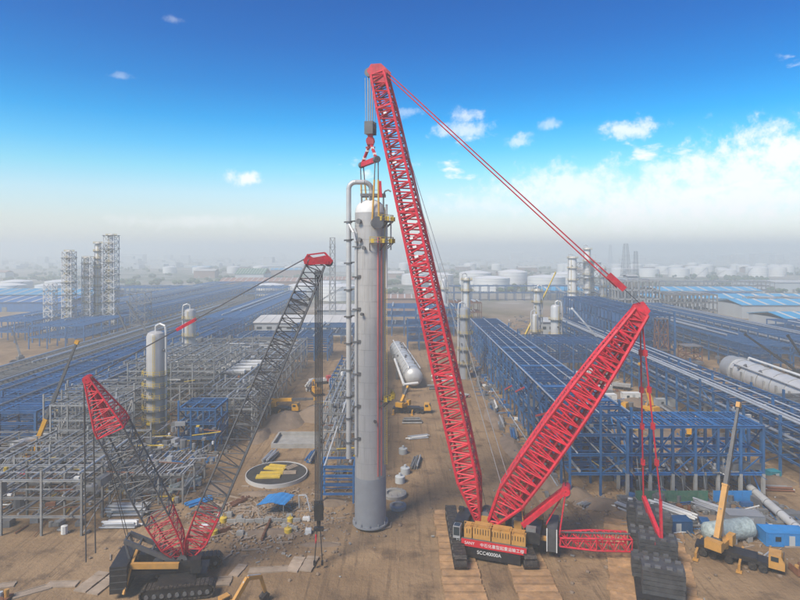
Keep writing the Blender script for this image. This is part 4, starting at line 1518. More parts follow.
vertical_vessel('pale vertical vessel wrapped in yellow railed platforms rising from the grey pipework', -65, 152, 2.35, 30.5, 'column', (.12, .22, .32, .42, .52, .62))
vertical_vessel('second pale vessel behind the first, near the red pendant block', -86, 234, 2.2, 28, 'column', (.3, .6, .85))
vertical_vessel('slim grey vessel standing right of the boom at the rack end', 26.3, 232, 2.1, 29, 'skirt', (.2, .4, .62, .85))
vertical_vessel('taller slim pale vessel with red-topped gear behind the boom', 35, 300, 1.9, 38, 'clad', (.3, .55, .8, .95))
vertical_vessel('thin vessel just right of the boom carrying rigging', 27.5, 360, 1.9, 34, 'clad', (.5, .8))
vertical_vessel('slim vessel with yellow platforms left of the twin vessels', 75, 312, 2.0, 31, 'clad', (.25, .5, .75, .95))
vertical_vessel('short thick vessel beside the slim one with bent top pipe', 77, 283, 2.3, 25, 'clad', (.4, .7))
vertical_vessel('stubby vessel between the twin vessels and blue frame', 70, 296, 1.6, 19, 'clad', (.5,))
for i, (x, y, r, h) in enumerate(((136, 450, 3.2, 47), (147, 448, 2.6, 54), (153, 458, 2.6, 44), (160, 452, 2.0, 38))):
    vertical_vessel(ORD[i] + ' tower from the left in the hazy refinery cluster above the blue frame', x, y, r, h, 'tower_pale', (.2, .4, .6, .8, .97), 'right tower cluster')
for i, (x, y, r, h) in enumerate(((-197, 340, 1.6, 52), (-190, 346, 1.4, 48), (-185, 350, 1.7, 57), (-178, 352, 2.0, 62))):
    vertical_vessel(ORD[i] + ' hazy tower from the left in the tall left-hand cluster', x, y, r, h, 'tower_pale', (.12, .22, .32, .42, .52, .62, .72, .82, .9, .98), 'left tower cluster', top_pipe=False)


def lattice_tower(label, x, y, w, h, w2=None, m='galv', cat='tower', group=None, levels=None):
    t = thing('lattice_tower', label, cat, (x, y, 0), group)
    w2 = w2 or w
    n = levels or max(3, int(h / 6))
    legs, br = MB(), MB()
    cs = ((-1, -1), (1, -1), (1, 1), (-1, 1))

    def c(k, f):
        ww = w + (w2 - w) * f
        return V((x + cs[k][0] * ww / 2, y + cs[k][1] * ww / 2, h * f))
    for k in range(4):
        legs.bar(c(k, 0), c(k, 1), .36)
        for i in range(n):
            f0, f1 = i / n, (i + 1) / n
            br.bar(c(k, f1), c((k + 1) % 4, f1), .28)
            br.bar(c(k, f0), c((k + 1) % 4, f1), .2)
            br.bar(c((k + 1) % 4, f0), c(k, f1), .2)
    legs.build('leg', m, t, 'stuff')
    br.build('bracing', m, t, 'stuff')
    pl = MB()
    for i in range(1, n + 1, 2):
        ww = w + (w2 - w) * i / n
        pl.box((x, y, h * i / n), (ww + 1.2, ww + 1.2, .2))
    pl.build('landing', 'galv_dark', t, 'stuff')
    return t


lattice_tower('open steel stair tower wrapped round the left end of the tall cluster', -197, 340, 5.5, 51, m='tower_pale', levels=14)
lattice_tower('open steel stair tower between second and third towers of the tall cluster', -189, 346, 5, 48, m='tower_pale', levels=12)
lattice_tower('highest open steel frame at the right end of the tall cluster', -178, 352, 6.5, 61, m='tower_pale', levels=15)
lattice_tower('low scaffold tower at the left foot of the tall cluster', -207, 338, 5, 32, m='tower_pale', levels=8)
lattice_tower('third open steel frame between the middle towers of tall cluster', -184, 351, 5, 55, m='tower_pale', levels=14)
lattice_tower('low scaffold tower at the right foot of the tall cluster', -158, 348, 9, 26)
lattice_tower('thin lattice mast standing in haze just left of tall column', -44, 372, 4, 60, 3)
lattice_tower('open frame round the hazy refinery towers on the right', 148, 452, 16, 42)
lattice_tower('slender hazy flare stack tower beyond the red mast tip', 356, 900, 14, 62, 5, 'galv_dark')
lattice_tower('lattice stack fainter beside the flare tower', 384, 930, 8, 50, 4, 'galv_dark')
lattice_tower('brown scaffolded stack standing right of the hoist bars', 118, 258, 5, 21, 4, 'rust')
lattice_tower('short rusty scaffold near the rusty stack', 128, 252, 7, 10, 7, 'rust')
lattice_tower('faint mast on the horizon near the picture right edge', 700, 1900, 12, 70, 5, 'galv_dark')


def lying_vessel(label, a, b_, r, m='clad', group=None, cradle=True, rings=4, nozz=5, flange=False, pipe=False):
    a, b_ = V(a), V(b_)
    t = thing('horizontal_vessel', label, 'vessel', ((a.x + b_.x) / 2, (a.y + b_.y) / 2, 0), group)
    L = (b_ - a).length
    d = (b_ - a).normalized()
    MB().lathe(a, d, [(-r * .45, .02), (-r * .4, r * .45), (-r * .22, r * .8), (0, r), (L / 2, r), (L, r), (L + r * .22, r * .8), (L + r * .4, r * .45), (L + r * .45, .02)], 28).build('shell', m, t)
    if rings:
        for i in range(rings):
            MB().lathe(a + d * (L * (i + .5) / rings), d, [(-.12, r), (-.12, r * 1.035), (.12, r * 1.035), (.12, r)], 28).build('ring', 'galv', t)
    sd_ = V((-d.y, d.x, 0))
    if cradle:
        for f in (.12, .5, .88):
            q = a + d * (L * f)
            b = MB()
            b.box(V((q.x, q.y, (q.z - r * .55) / 2 - .1)), (r * 1.7, 1.0, max(.3, q.z - r * .55) + .2), (sd_, d, Zax))
            b.build('saddle', 'concrete', t)
    for i in range(nozz):
        an = U(.5, 2.6)
        dd = sd_ * math.cos(an) + Zax * math.sin(an)
        MB().lathe(a + d * (L * U(.1, .9)), dd, [(r * .98, r * .1), (r * 1.14, r * .1), (r * 1.14, r * .16), (r * 1.19, r * .16), (r * 1.19, .01)], 10).build('nozzle', 'galv_dark', t)
    if flange:
        MB().lathe(a, d, [(-r * 1.3, r * .9), (-r * 1.3, r * 1.0), (0, r * 1.02), (0, r * 1.12), (.8, r * 1.12), (.8, r)], 28).build('skirt', 'skirt', t)
        MB().lathe(a - d * r * 1.28, d, [(0, .01), (0, r * .98)], 28).build('end_cover', 'skirt', t)
    if pipe:
        q = sd_ * (r * .55) + Zax * (r * 1.12)
        MB().path([a + d * 1.5 + q - Zax * .8, a + d * 2 + q, b_ + q], r * .09, 8).build('top_pipe', 'white', t)
        q = -sd_ * (r * .9) + Zax * (r * .75)
        MB().path([a + d * 4 + q, b_ + q], r * .07, 8).build('top_pipe', 'clad', t)
        for i in range(10):
            e = a + d * (L * (i + .5) / 10)
            an = .1
            MB().box(e + sd_ * (r * 1.06) * (1 if sd_.x < 0 else -1) * 1 - Zax * r * .1, (.5, .5, r * .9), (sd_, d, Zax)).build('lug', 'galv', t)
    return t


lying_vessel('silver clad column lying on cradles in the middle of the haul road', (5.2, 214, 4.4), (-1.5, 278, 4.4), 3.3, 'clad', rings=9, nozz=14, pipe=True)
_o = V((0, 0, 0))
t_ = thing('bent_pipe', 'white elbowed pipe lying against the silver column on the haul road', 'pipe', (1, 208, 0))
MB().path([V((-2.2, 238, 6.5)), V((1.4, 208, 3.0)), V((6.6, 209.5, 3.2))], .5, 10).build('pipe_run', 'white', t_)
MB().box((1.4, 208, 1.2), (1.2, 1.2, 2.6)).box((-1.2, 230, 2.6), (1, 1, 5.4)).build('stand', 'galv_dark', t_)
HV2 = lying_vessel('very large silver clad column lying on the ground with grey skirt end', (132, 222, 5.2), (127.5, 150, 5.2), 4.7, 'clad', rings=9, nozz=9, flange=True, pipe=True)
b = MB()
b.lathe(V((132, 222, 5.2)), V((-4.5, -72, 0)), [(11, 4.76), (16.5, 4.76)], 8, True, (2.3, 3.0))
lying_vessel('pale green wrapped drum lying behind the orange mobile crane', (54.6, 101.2, 1.9), (63.0, 103.2, 1.9), 1.75, 'tarp', rings=0, nozz=2)
lying_vessel('long white pipe column lying beside the grey container at right', (74.5, 121.5, 1.4), (71.4, 97.0, 1.4), .8, 'clad', rings=5, nozz=2)
lying_vessel('big grey pipe drum lying on the grey frame near blue rack', (-91, 134, 6.2), (-80, 149, 6.6), .9, 'clad', rings=0, nozz=0)

# ------------------------------------------------------------------ storage tanks


def tank_proto():
    t = thing('storage_tank', 'tank', 'tank', (0, 0, 0))
    MB().lathe((0, 0, 0), Zax, [(-.01, 1), (.84, 1)], 40).build('shell', 'tank', t)
    MB().lathe((0, 0, 0), Zax, [(.84, 1.008), (.855, 1.008), (.875, .93), (.93, .66), (.98, .33), (1.0, .01)], 40).build('roof', 'tank', t)
    b = MB()
    for z in (.22, .44, .66):
        b.lathe((0, 0, z), Zax, [(-.006, 1.0), (-.006, 1.008), (.006, 1.008), (.006, 1.0)], 40)
    b.build('wind_girder', 'wallgrey', t)
    b = MB()
    for i in range(18):
        a = 3.6 + i * .07
        b.box((math.cos(a) * 1.02, math.sin(a) * 1.02, .05 + .8 * i / 17), (.05, .05, .03))
    b.build('stair', 'galv_dark', t)
    return t


tp = tank_proto()
TK = [(118, 735, 23, 19, 'front white domed tank of the pair right of the rack'), (104, 790, 22, 24, 'rear white tank of the pair, showing left of the front one'),
      (158, 800, 20, 25, 'white tank behind the rope gap between boom and towers'), (190, 742, 24, 20, 'white domed tank just left of the hazy refinery towers'),
      (232, 800, 20, 22, 'white tank peeping out right of the refinery towers'), (60, 830, 18, 19, 'small pale tank just right of the red boom'),
      (-108, 640, 17, 15, 'white domed tank just left of the grey boom'), (-150, 660, 16, 14, 'white domed tank halfway to the left towers'), (-65, 600, 20, 17, 'white domed tank between the hook ropes and tall column'),
      (-88, 690, 18, 15, 'white domed tank right of the grey boom head'), (20, 870, 18, 17, 'pale tank between tall column and red boom')]
for i, (x, y, r, h, lab) in enumerate(TK):
    o = tp if i == 0 else copy_tree(tp)
    place(o, (x, y, 0), U(0, 6), (r, r, h), lab, 'white storage tanks')
k = 0
for (x, y, r, h) in ((-436, 640, 15, 15), (-415, 700, 18, 16), (-392, 640, 15, 15), (-470, 700, 17, 16)):
    o = copy_tree(tp)
    place(o, (x, y, 0), U(0, 6), (r, r, h), 'low white domed tank ' + ORD[k] + ' from the left picture edge behind blue shed', 'white domes at the left edge')
    k += 1
for row, (y, n, x0, x1) in enumerate(((1120, 9, 380, 800), (1240, 9, 370, 900), (1360, 8, 400, 980), (1500, 7, 480, 1060), (1500, 7, -250, 260), (1300, 5, -520, -240))):
    for i in range(n):
        o = copy_tree(tp)
        r = U(13, 19)
        place(o, (x0 + (x1 - x0) * (i + U(-.15, .15)) / max(1, n - 1), y + U(-14, 14), 0), U(0, 6), (r, r, U(15, 21)),
              ORD[i] + ' tank from the left in ' + ('front second third fourth'.split()[row] + ' row of the hazy tank farm by flare tower' if row < 4 else 'the far horizon row behind the red boom' if row == 4 else 'the far horizon row behind the left towers'), 'hazy far tank farm' if x0 > 280 else 'far horizon tanks')

# ------------------------------------------------------------------ buildings


def shed(label, x0, x1, y0, y1, h, rise, roof, wall, group=None, name='warehouse', bays=10, ridge='x'):
    t = thing(name, label, 'building', ((x0 + x1) / 2, (y0 + y1) / 2, 0), group)
    MB().box(((x0 + x1) / 2, (y0 + y1) / 2, h / 2 - .1), (x1 - x0, y1 - y0, h + .2)).build('wall', wall, t)
    b = MB()
    if ridge == 'x':
        ym = (y0 + y1) / 2
        b.prism([V((x0 - .8, y0 - .8, h)), V((x0 - .8, ym, h + rise)), V((x0 - .8, y1 + .8, h)), V((x0 - .8, y1 + .8, h + .3)), V((x0 - .8, ym, h + rise + .35)), V((x0 - .8, y0 - .8, h + .3))], V((x1 - x0 + 1.6, 0, 0)))
    else:
        xm = (x0 + x1) / 2
        b.prism([V((x0 - .8, y0 - .8, h)), V((xm, y0 - .8, h + rise)), V((x1 + .8, y0 - .8, h)), V((x1 + .8, y0 - .8, h + .3)), V((xm, y0 - .8, h + rise + .35)), V((x0 - .8, y0 - .8, h + .3))], V((0, y1 - y0 + 1.6, 0)))
    rf = b.build('roof', roof, t)
    b = MB()
    n = bays
    for i in range(n):
        if ridge == 'x':
            x = x0 + (x1 - x0) * (i + .5) / n
            ym = (y0 + y1) / 2
            b.bar(V((x, y0 - .7, h + .42)), V((x, ym, h + rise + .46)), (x1 - x0) / n * .18, .14)
        else:
            y = y0 + (y1 - y0) * (i + .5) / n
            xm = (x0 + x1) / 2
            b.bar(V((x0 - .7, y, h + .42)), V((xm, y, h + rise + .46)), .14, (y1 - y0) / n * .18)
    b.build('roof_light', 'roofgrey', rf, 'stuff')
    for i in range(n):
        x = x0 + (x1 - x0) * (i + .5) / n
        w = (x1 - x0) / n
        if y0 < 420:
            MB().box((x, y0 - .06, h * .62), (w * .5, .12, min(1.6, h * .18))).build('window', 'glass', t)
        if i % 3 == 1:
            MB().box((x, y0 - .1, 1.9), (min(4.0, w * .4), .2, 4.0)).build('door', 'galv', t)
    return t


shed('pale flat-roofed warehouse stretching behind the crane hook ropes', -88, -28, 345, 385, 8, 2.0, 'roofgrey', 'wallgrey')
shed('long white-roofed hall left of tall column in haze', -58, -22, 398, 440, 10, 2.0, 'roofgrey', 'wallgrey')
shed('nearest bright blue roofed hall at the right picture edge', 232, 330, 338, 380, 10, 3, 'blue_roof', 'wallgrey')
shed('third bright blue roofed hall farther back with white rooflights', 260, 390, 434, 470, 10, 3, 'blue_roof', 'wallgrey')
shed('long thin blue roof crossing behind the red hoist bars', 210, 470, 505, 535, 9, 3, 'blue_roof', 'wallgrey', bays=20)
shed('hazy blue roof strip beyond the long one', 150, 380, 600, 640, 9, 3, 'blue_roof', 'wallgrey', bays=18)
shed('grey block building in haze at right', 430, 500, 700, 730, 12, 2, 'wallgrey', 'wallgrey')
far_rack('grey pipe frame in haze right of the flare tower', 250, 420, 640, 664, (6, 11, 16), 8, 18, 'galv')
far_rack('tall grey process frame in haze left of flare tower', 168, 200, 440, 470, (7, 14, 21, 28), 6, 6, 'galv', thick=.8)
far_rack('lower grey process frame joined right of the tall one', 203, 240, 432, 460, (6, 12, 18), 6, 6, 'galv', thick=.8)
shed('wide hazy blue shed at left edge below white domes', -470, -300, 560, 620, 8, 4, 'blue_roof', 'blue_deck', bays=14)
shed('hazy blue shed just behind the left edge shed', -420, -280, 480, 530, 8, 3, 'blue_deck', 'blue_deck', bays=12)
shed('slim grey lift block rising between process frame and mast', 190, 198, 476, 486, 30, 1, 'wallgrey', 'wallgrey', bays=3)
shed('pale green roofed dome hall beyond the left towers', -260, -215, 900, 950, 14, 8, 'green', 'wallgrey')
shed('terracotta roofed row beyond the left towers', -240, -120, 760, 800, 10, 4, 'brown_house', 'brownwall', bays=16)
shed('terracotta roofed row nearer the tall column', -110, -40, 820, 850, 9, 4, 'brown_house', 'wallgrey', bays=12)
shed('brown long hall behind the red boom', -28, 30, 470, 505, 12, 2, 'brownwall', 'brownwall')
shed('grey substation right of slim vessels', 84, 100, 340, 362, 9, 1, 'wallgrey', 'wallgrey', bays=4)
for i in range(26):
    x = -900 + i * 74 + U(-20, 20)
    y = U(1000, 1500)
    rc = random.choice(['roofgrey', 'wallgrey', 'blue_roof', 'brown_house'])
    shed('low hazy hall with ' + {'roofgrey': 'pale', 'wallgrey': 'grey', 'blue_roof': 'blue', 'brown_house': 'brown'}[rc] + ' roof, ' + (ORD + ['seventeenth', 'eighteenth', 'nineteenth', 'twentieth', 'twenty-first', 'twenty-second', 'twenty-third', 'twenty-fourth', 'twenty-fifth', 'twenty-sixth'])[i] + ' from the left along the horizon', x, x + U(30, 65), y, y + U(20, 40), U(7, 14), U(1, 4), rc, random.choice(['wallgrey', 'brownwall']), 'far hazy factory halls', bays=6)
b = MB()
for i in range(900):
    y = 1600 + 2600 * random.random() ** 1.3
    x = U(-.85, .85) * y
    w, h_ = U(12, 60), U(4, 16) if random.random() < .93 else U(20, 45)
    b.box((x, y, h_ / 2), (w, U(10, 40), h_))
setp(b.build('distant_town', 'wallgrey'), 'faint low blocks of the town merging into haze on the horizon', 'town', None, 'stuff')
b = MB()
for i in range(2600):
    y = 640 + 2400 * random.random() ** 1.6
    x = U(-.9, .9) * y
    if noise.noise((x * .006, y * .006, 3)) < .02:
        continue
    r = U(3, 7)
    o = V((x, y, 0))
    pts_ = []
    for j in range(3):
        c_ = o + V((U(-r, r), U(-r, r), U(1.5, 4)))
        rr = r * U(.5, .9)
        b.lathe(c_ - Zax * rr * .7, Zax, [(0, .05), (rr * .4, rr * .8), (rr * .9, rr), (rr * 1.4, rr * .6), (rr * 1.6, .05)], 6, False)
setp(b.build('distant_woodland', 'far_green'), 'hazy belts of scrub and trees between the far halls', 'woodland', None, 'stuff')

# ------------------------------------------------------------------ small machines


def truck_crane(label, loc, rz, slew, elev, lens, col='machine_yellow', tipm='lattice_grey', group=None, s=1.0, hook=True):
    t = thing('truck_crane', label, 'mobile crane', loc, group)
    B = V(loc)
    X, Y = V((math.cos(rz), math.sin(rz), 0)), V((-math.sin(rz), math.cos(rz), 0))
    ax = (X, Y, Zax)

    def p(a, b_, c):
        return B + (X * a + Y * b_ + Zax * c) * s

    def sz(*a):
        return tuple(q * s for q in a)
    MB().box(p(0, 0, 1.25), sz(11.6, 2.4, .55), ax).box(p(-1.2, 0, 1.65), sz(8.0, 2.6, .3), ax).build('chassis', 'black', t)
    b = MB()
    b.prism([p(4.3, -1.25, 1.0), p(6.4, -1.25, 1.0), p(6.4, -1.25, 2.1), p(5.9, -1.25, 3.05), p(4.3, -1.25, 3.05)], Y * 2.5 * s)
    cab = b.build('driver_cab', col, t)
    MB().box(p(6.2, 0, 2.55), sz(.08, 2.1, .85), ax).box(p(5.1, -1.28, 2.5), sz(1.0, .05, .7), ax).build('window', 'glass', cab)
    for a in (-4.6, -3.2, -1.0, 2.2, 3.6):
        for sd in (-1, 1):
            w = MB().lathe(p(a, sd * 1.25 - .2, .62), Y, [(0, .1), (0, .6 * s), (.42 * s, .6 * s), (.42 * s, .1)], 14)
            w.build('wheel', 'rubber', t)
    for a in (-5.4, .6):
        for sd in (-1, 1):
            b = MB().bar(p(a, sd * 1.0, 1.0), p(a, sd * 3.3, 1.0), .32 * s).bar(p(a, sd * 3.3, .15), p(a, sd * 3.3, 1.2), .25 * s).box(p(a, sd * 3.3, .1), sz(.8, .8, .2), ax)
            b.build('outrigger', col, t)
    SX, SY = V((math.cos(rz + slew), math.sin(rz + slew), 0)), V((-math.sin(rz + slew), math.cos(rz + slew), 0))
    o = p(-2.2, 0, 1.8)
    sx = (SX, SY, Zax)
    MB().lathe(o, Zax, [(0, 1.1 * s), (.3 * s, 1.1 * s), (.3 * s, .1)], 16).box(o + (SX * -.8 + Zax * .9) * s, sz(4.4, 2.2, .9), sx).build('turntable', col, t)
    MB().box(o + (SX * -2.9 + Zax * 1.2) * s, sz(1.1, 2.5, 1.4), sx).build('counterweight', col, t)
    oc = MB().box(o + (SX * 1.1 - SY * 1.1 + Zax * 1.2) * s, sz(1.5, .95, 1.6), sx).build('operator_cab', col, t)
    MB().box(o + (SX * 1.88 - SY * 1.1 + Zax * 1.4) * s, sz(.05, .8, .9), sx).build('window', 'glass', oc)
    bd = SX * math.cos(elev) + Zax * math.sin(elev)
    bn_ = SY.cross(bd)
    q = o + (SX * -1.6 + Zax * 1.9) * s
    w = 1.0
    at = q
    for i, L in enumerate(lens):
        e = at + bd * L * s
        b = MB().box((at + e) / 2, (L * s + .3, .78 * w * s, .95 * w * s), (bd, SY, bn_))
        if i < len(lens) - 1:
            b.box(e, (.3 * s, .9 * w * s, 1.08 * w * s), (bd, SY, bn_))
        b.build('boom_section', col if i == 0 else tipm, t)
        at = e
        w *= .80
    MB().box(at, sz(.9, .6, .9), (bd, SY, bn_)).build('boom_tip', col, t)
    MB().tube(o + (SX * .9 + Zax * .7) * s, q + bd * lens[0] * .55 * s - bn_ * .4 * s, .22 * s, 10).build('luffing_cylinder', 'galv_light', t)
    MB().lathe(o + (SX * -1.9 - SY * .7 + Zax * 1.6) * s, SY, [(0, .1), (0, .5 * s), (1.4 * s, .5 * s), (1.4 * s, .1)], 12).build('winch_drum', 'rope', t)
    if hook:
        hz_ = max(1.5, at.z * .5)
        MB().tube(at + Zax * -.3, V((at.x, at.y, hz_)), .05, 5).build('hoist_rope', 'rope', t)
        MB().box(V((at.x, at.y, hz_ - .4)), (.4, .4, .9)).build('hook_block', 'yellow', t)
    return t


def aim(loc, rz, tip, lens, s=1.0):
    """slew and elevation that bring the boom of a truck crane from its pivot to a tip point."""
    d = V(tip) - (V(loc) + V((math.cos(rz) * -2.2, math.sin(rz) * -2.2, 3.7)) * s)
    return math.atan2(d.y, d.x) - rz, math.atan2(d.z, V((d.x, d.y, 0)).length), d.length


def tcrane(label, loc, rz, tip, parts, **kw):
    sl, el, L = aim(loc, rz, tip, None, kw.get('s', 1.0))
    L = L / kw.get('s', 1.0) + 1.0
    return truck_crane(label, loc, rz, sl, el, [L * f for f in parts], **kw)


tcrane('orange truck crane with raised dark boom parked right of black counterweights', (56.2, 95.3, 0), -.62, px(741, 409, 103), (.38, .22, .21, .19), col='orange', s=1.05, hook=False)
tcrane('orange truck crane with tall thin grey boom working inside the left grey frames', (-84, 137, 0), .35, px(82, 346, 136), (.30, .25, .23, .22), col='machine_yellow', hook=False)
tcrane('small orange truck crane parked on the haul road near tall column', (3.5, 183, 0), -.1, px(409, 389, 186), (.4, .3, .3), col='machine_yellow')
tcrane('orange truck crane with upright boom beyond the blue frame on the soil lane', (76, 180, 0), 2.4, px(637, 366, 183), (.4, .3, .3), col='machine_yellow')
tcrane('orange truck crane folded for travel on the far haul road', (-38.5, 183, 0), -.12, (-26, 179, 5.2), (.5, .3, .2), col='machine_yellow', hook=False)
tcrane('hazy truck crane with dark raised boom left of tower cluster', (-172, 262, 0), .4, px(12, 332, 270), (.4, .3, .3), col='galv_dark', hook=False)
tcrane('hazy truck crane with leaning boom at the right foot of the tower cluster', (-150, 318, 0), .4, px(115, 310, 318), (.4, .3, .3), col='galv_dark', hook=False)
tcrane('hazy truck crane with boom reaching left at the tower cluster', (-128, 300, 0), .4, px(126, 303, 312), (.4, .3, .3), col='galv_dark', hook=False)
tcrane('truck crane with pale boom raised before the dark blue process frame', (96, 262, 0), 1.4, px(570, 310, 268), (.4, .3, .3), col='white', tipm='galv_light', hook=False)
tcrane('truck crane at the right edge with black boom crossing the silver column', (136, 186, 0), 2.7, px(785, 338, 196), (.4, .3, .3), col='black', tipm='black', hook=False)
tcrane('second crane beside silver column with dark boom leaning left', (160, 232, 0), .7, px(744, 336, 222), (.4, .3, .3), col='black', tipm='black', hook=False)
tcrane('truck crane with yellow boom over the slim vessels', (66, 300, 0), .7, px(556, 274, 330), (.4, .3, .3), col='yellow', tipm='yellow', hook=False)


def excavator(label, loc, rz, col='orange', reach=1.0, group=None):
    t = thing('excavator', label, 'excavator', loc, group)
    B = V(loc)
    X, Y = V((math.cos(rz), math.sin(rz), 0)), V((-math.sin(rz), math.cos(rz), 0))
    ax = (X, Y, Zax)

    def p(a, b_, c):
        return B + X * a + Y * b_ + Zax * c
    for sd in (-1.2, 1.2):
        MB().prism([p(-1.9, sd - .3, .1), p(1.9, sd - .3, .1), p(2.2, sd - .3, .45), p(1.9, sd - .3, .85), p(-1.9, sd - .3, .85), p(-2.2, sd - .3, .45)], Y * .6).build('track', 'track', t)
    MB().box(p(-.5, 0, 1.75), (3.6, 2.6, 1.3), ax).box(p(-2.2, 0, 1.7), (.8, 2.5, 1.5), ax).build('house', col, t)
    cab = MB().prism([p(-.2, .35, 1.2), p(1.5, .35, 1.2), p(1.5, .35, 2.2), p(1.2, .35, 3.0), p(-.2, .35, 3.0)], Y * 1.0).build('cab', col, t)
    MB().box(p(1.38, .85, 2.5), (.1, .85, .7), ax).box(p(.6, .32, 2.5), (1.0, .05, .7), ax).build('window', 'glass', cab)
    a, k, e = p(1.0, -.3, 1.8), p(3.6 * reach, -.3, 4.6), p(5.8 * reach, -.3, 3.9)
    MB().bar(a, k, .5, .7).bar(k, e, .42, .55).build('boom', col, t)
    f = p(6.6 * reach, -.3, 1.3)
    MB().bar(e, f, .34, .45).build('stick', col, t)
    MB().prism([f + Y * -.5, f + X * .5 + Y * -.5 - Zax * .3, f + X * .3 + Y * -.5 - Zax * 1.0, f - X * .6 + Y * -.5 - Zax * 1.1, f - X * .8 + Y * -.5 - Zax * .5], Y * 1.0).build('bucket', 'track', t)
    MB().tube(a + Zax * .2 + X * .6, k - X * .6 - Zax * .2, .12, 8).tube(k + Zax * .35, e + Zax * .3, .1, 8).build('ram', 'galv_light', t)
    return t


excavator('rusty orange excavator arm reaching up at the picture bottom', (-24.6, 80.0, 0), .85, 'orange')
excavator('yellow excavator working beside the soil heaps on the far haul road', (-30, 205, 0), 2.0, 'machine_yellow')
excavator('yellow excavator on the soil lane right of the rack', (82, 160, 0), 1.0, 'machine_yellow')

def lorry(label, loc, rz, cabc, bed, group='lorries on the site'):
    t = thing('lorry', label, 'lorry', loc, group)
    B = V(loc)
    X, Y = V((math.cos(rz), math.sin(rz), 0)), V((-math.sin(rz), math.cos(rz), 0))
    ax = (X, Y, Zax)

    def p(a, b_, c):
        return B + X * a + Y * b_ + Zax * c
    MB().box(p(0, 0, .9), (8.4, 2.2, .35), ax).build('chassis', 'black', t)
    cab = MB().prism([p(2.6, -1.2, .8), p(4.5, -1.2, .8), p(4.5, -1.2, 1.9), p(4.2, -1.2, 2.9), p(2.6, -1.2, 2.9)], Y * 2.4).build('cab', cabc, t)
    MB().box(p(4.38, 0, 2.3), (.1, 2.0, .8), ax).build('window', 'glass', cab)
    MB().box(p(-1.0, 0, 1.25), (6.6, 2.4, .3), ax).box(p(-1.0, -1.18, 1.7), (6.6, .08, .8), ax).box(p(-1.0, 1.18, 1.7), (6.6, .08, .8), ax).box(p(-4.28, 0, 1.7), (.08, 2.3, .8), ax).build('bed', bed, t)
    for a in (3.3, -2.2, -3.4):
        for sd in (-1, 1):
            MB().lathe(p(a, sd * 1.05 - .18, .52), Y, [(0, .1), (0, .5), (.36, .5), (.36, .1)], 12).build('wheel', 'rubber', t)
    return t


lorry('white lorry with blue bed parked by the yellow scaffold on far haul road', (-25, 214, 0), 1.8, 'white', 'blue_bright')
lorry('small red-cabbed lorry on the far haul road', (-31, 222, 0), .4, 'red_faded', 'white')
lorry('white lorry on the soil lane behind blue frame', (82, 214, 0), 2.6, 'white', 'galv')
lorry('second white lorry farther along the soil lane', (76, 235, 0), .2, 'white', 'white')
lorry('orange lorry beside grey frames near red girder', (-96, 146, 0), .3, 'machine_yellow', 'galv_dark')

# ------------------------------------------------------------------ containers, cabins


def container(label, loc, rz, m, size=(6.1, 2.44, 2.6), group='site containers'):
    t = thing('container', label, 'container', loc, group)
    B = V(loc)
    X, Y = V((math.cos(rz), math.sin(rz), 0)), V((-math.sin(rz), math.cos(rz), 0))
    ax = (X, Y, Zax)
    L, W, Hh = size
    MB().box(B + Zax * Hh / 2, (L - .12, W - .12, Hh - .12), ax).build('body', m, t)
    b = MB()
    n = int(L / .3)
    for i in range(n):
        for sd in (-1, 1):
            b.box(B + X * (-L / 2 + .3 + i * (L - .6) / (n - 1)) + Y * (sd * W / 2 - sd * .03) + Zax * Hh / 2, (.14, .07, Hh - .5), ax)
    b.build('corrugation', m, t, 'stuff')
    b = MB()
    for a in (-1, 1):
        for c in (-1, 1):
            b.box(B + X * (a * (L / 2 - .06)) + Y * (c * (W / 2 - .06)) + Zax * Hh / 2, (.15, .15, Hh), ax)
        for z in (.08, Hh - .05):
            b.box(B + Y * (a * (W / 2 - .05)) + Zax * z, (L, .14, .14), ax)
            b.box(B + X * (a * (L / 2 - .05)) + Zax * z, (.14, W, .14), ax)
    b.build('corner_frame', m, t)
    MB().box(B - Y * (W / 2 + .0) + X * (L * .1) + Zax * (Hh * .45), (.95, .08, Hh * .7), ax).build('door', 'wallgrey', t)
    MB().box(B - Y * (W / 2 + .0) - X * (L * .22) + Zax * (Hh * .55), (.9, .08, .8), ax).build('window', 'glass', t)
    return t


container('bright blue container at the right picture edge', (68.0, 101.5, 0), -.08, 'blue_bright', (7.2, 3.2, 2.4))
container('dull grey-blue container behind the bright blue one', (64.8, 107.8, 0), -.1, 'skirt', (6.4, 3.0, 2.5))
container('dark blue container standing beyond the black counterweights', (50.5, 106.0, 0), .02, 'blue', (6.4, 2.5, 2.2))
container('teal generator box on the soil right of the blue frame', (84.6, 129.6, 0), .2, 'teal', (2.6, 2.0, 2.0))
for i, (x, y, rz, m_) in enumerate(((71, 196, .1, 'white'), (80, 198, .0, 'white'), (74, 208, .2, 'roofgrey'), (88, 190, .1, 'wallgrey'), (68, 222, .0, 'white'))):
    container(ORD[i] + ' pale site cabin on the soil lane behind blue frame counted from camera', (x, y, 0), rz, m_, group='pale site cabins')
for i in range(4):
    container(ORD[i] + ' long white cabin roof in the row left of grey boom', (-56 + i * .8, 184 + i * 5.2, 12.3 - .0), .03, 'white', (12, 2.4, 1.0), 'white roofs in the grey structure')

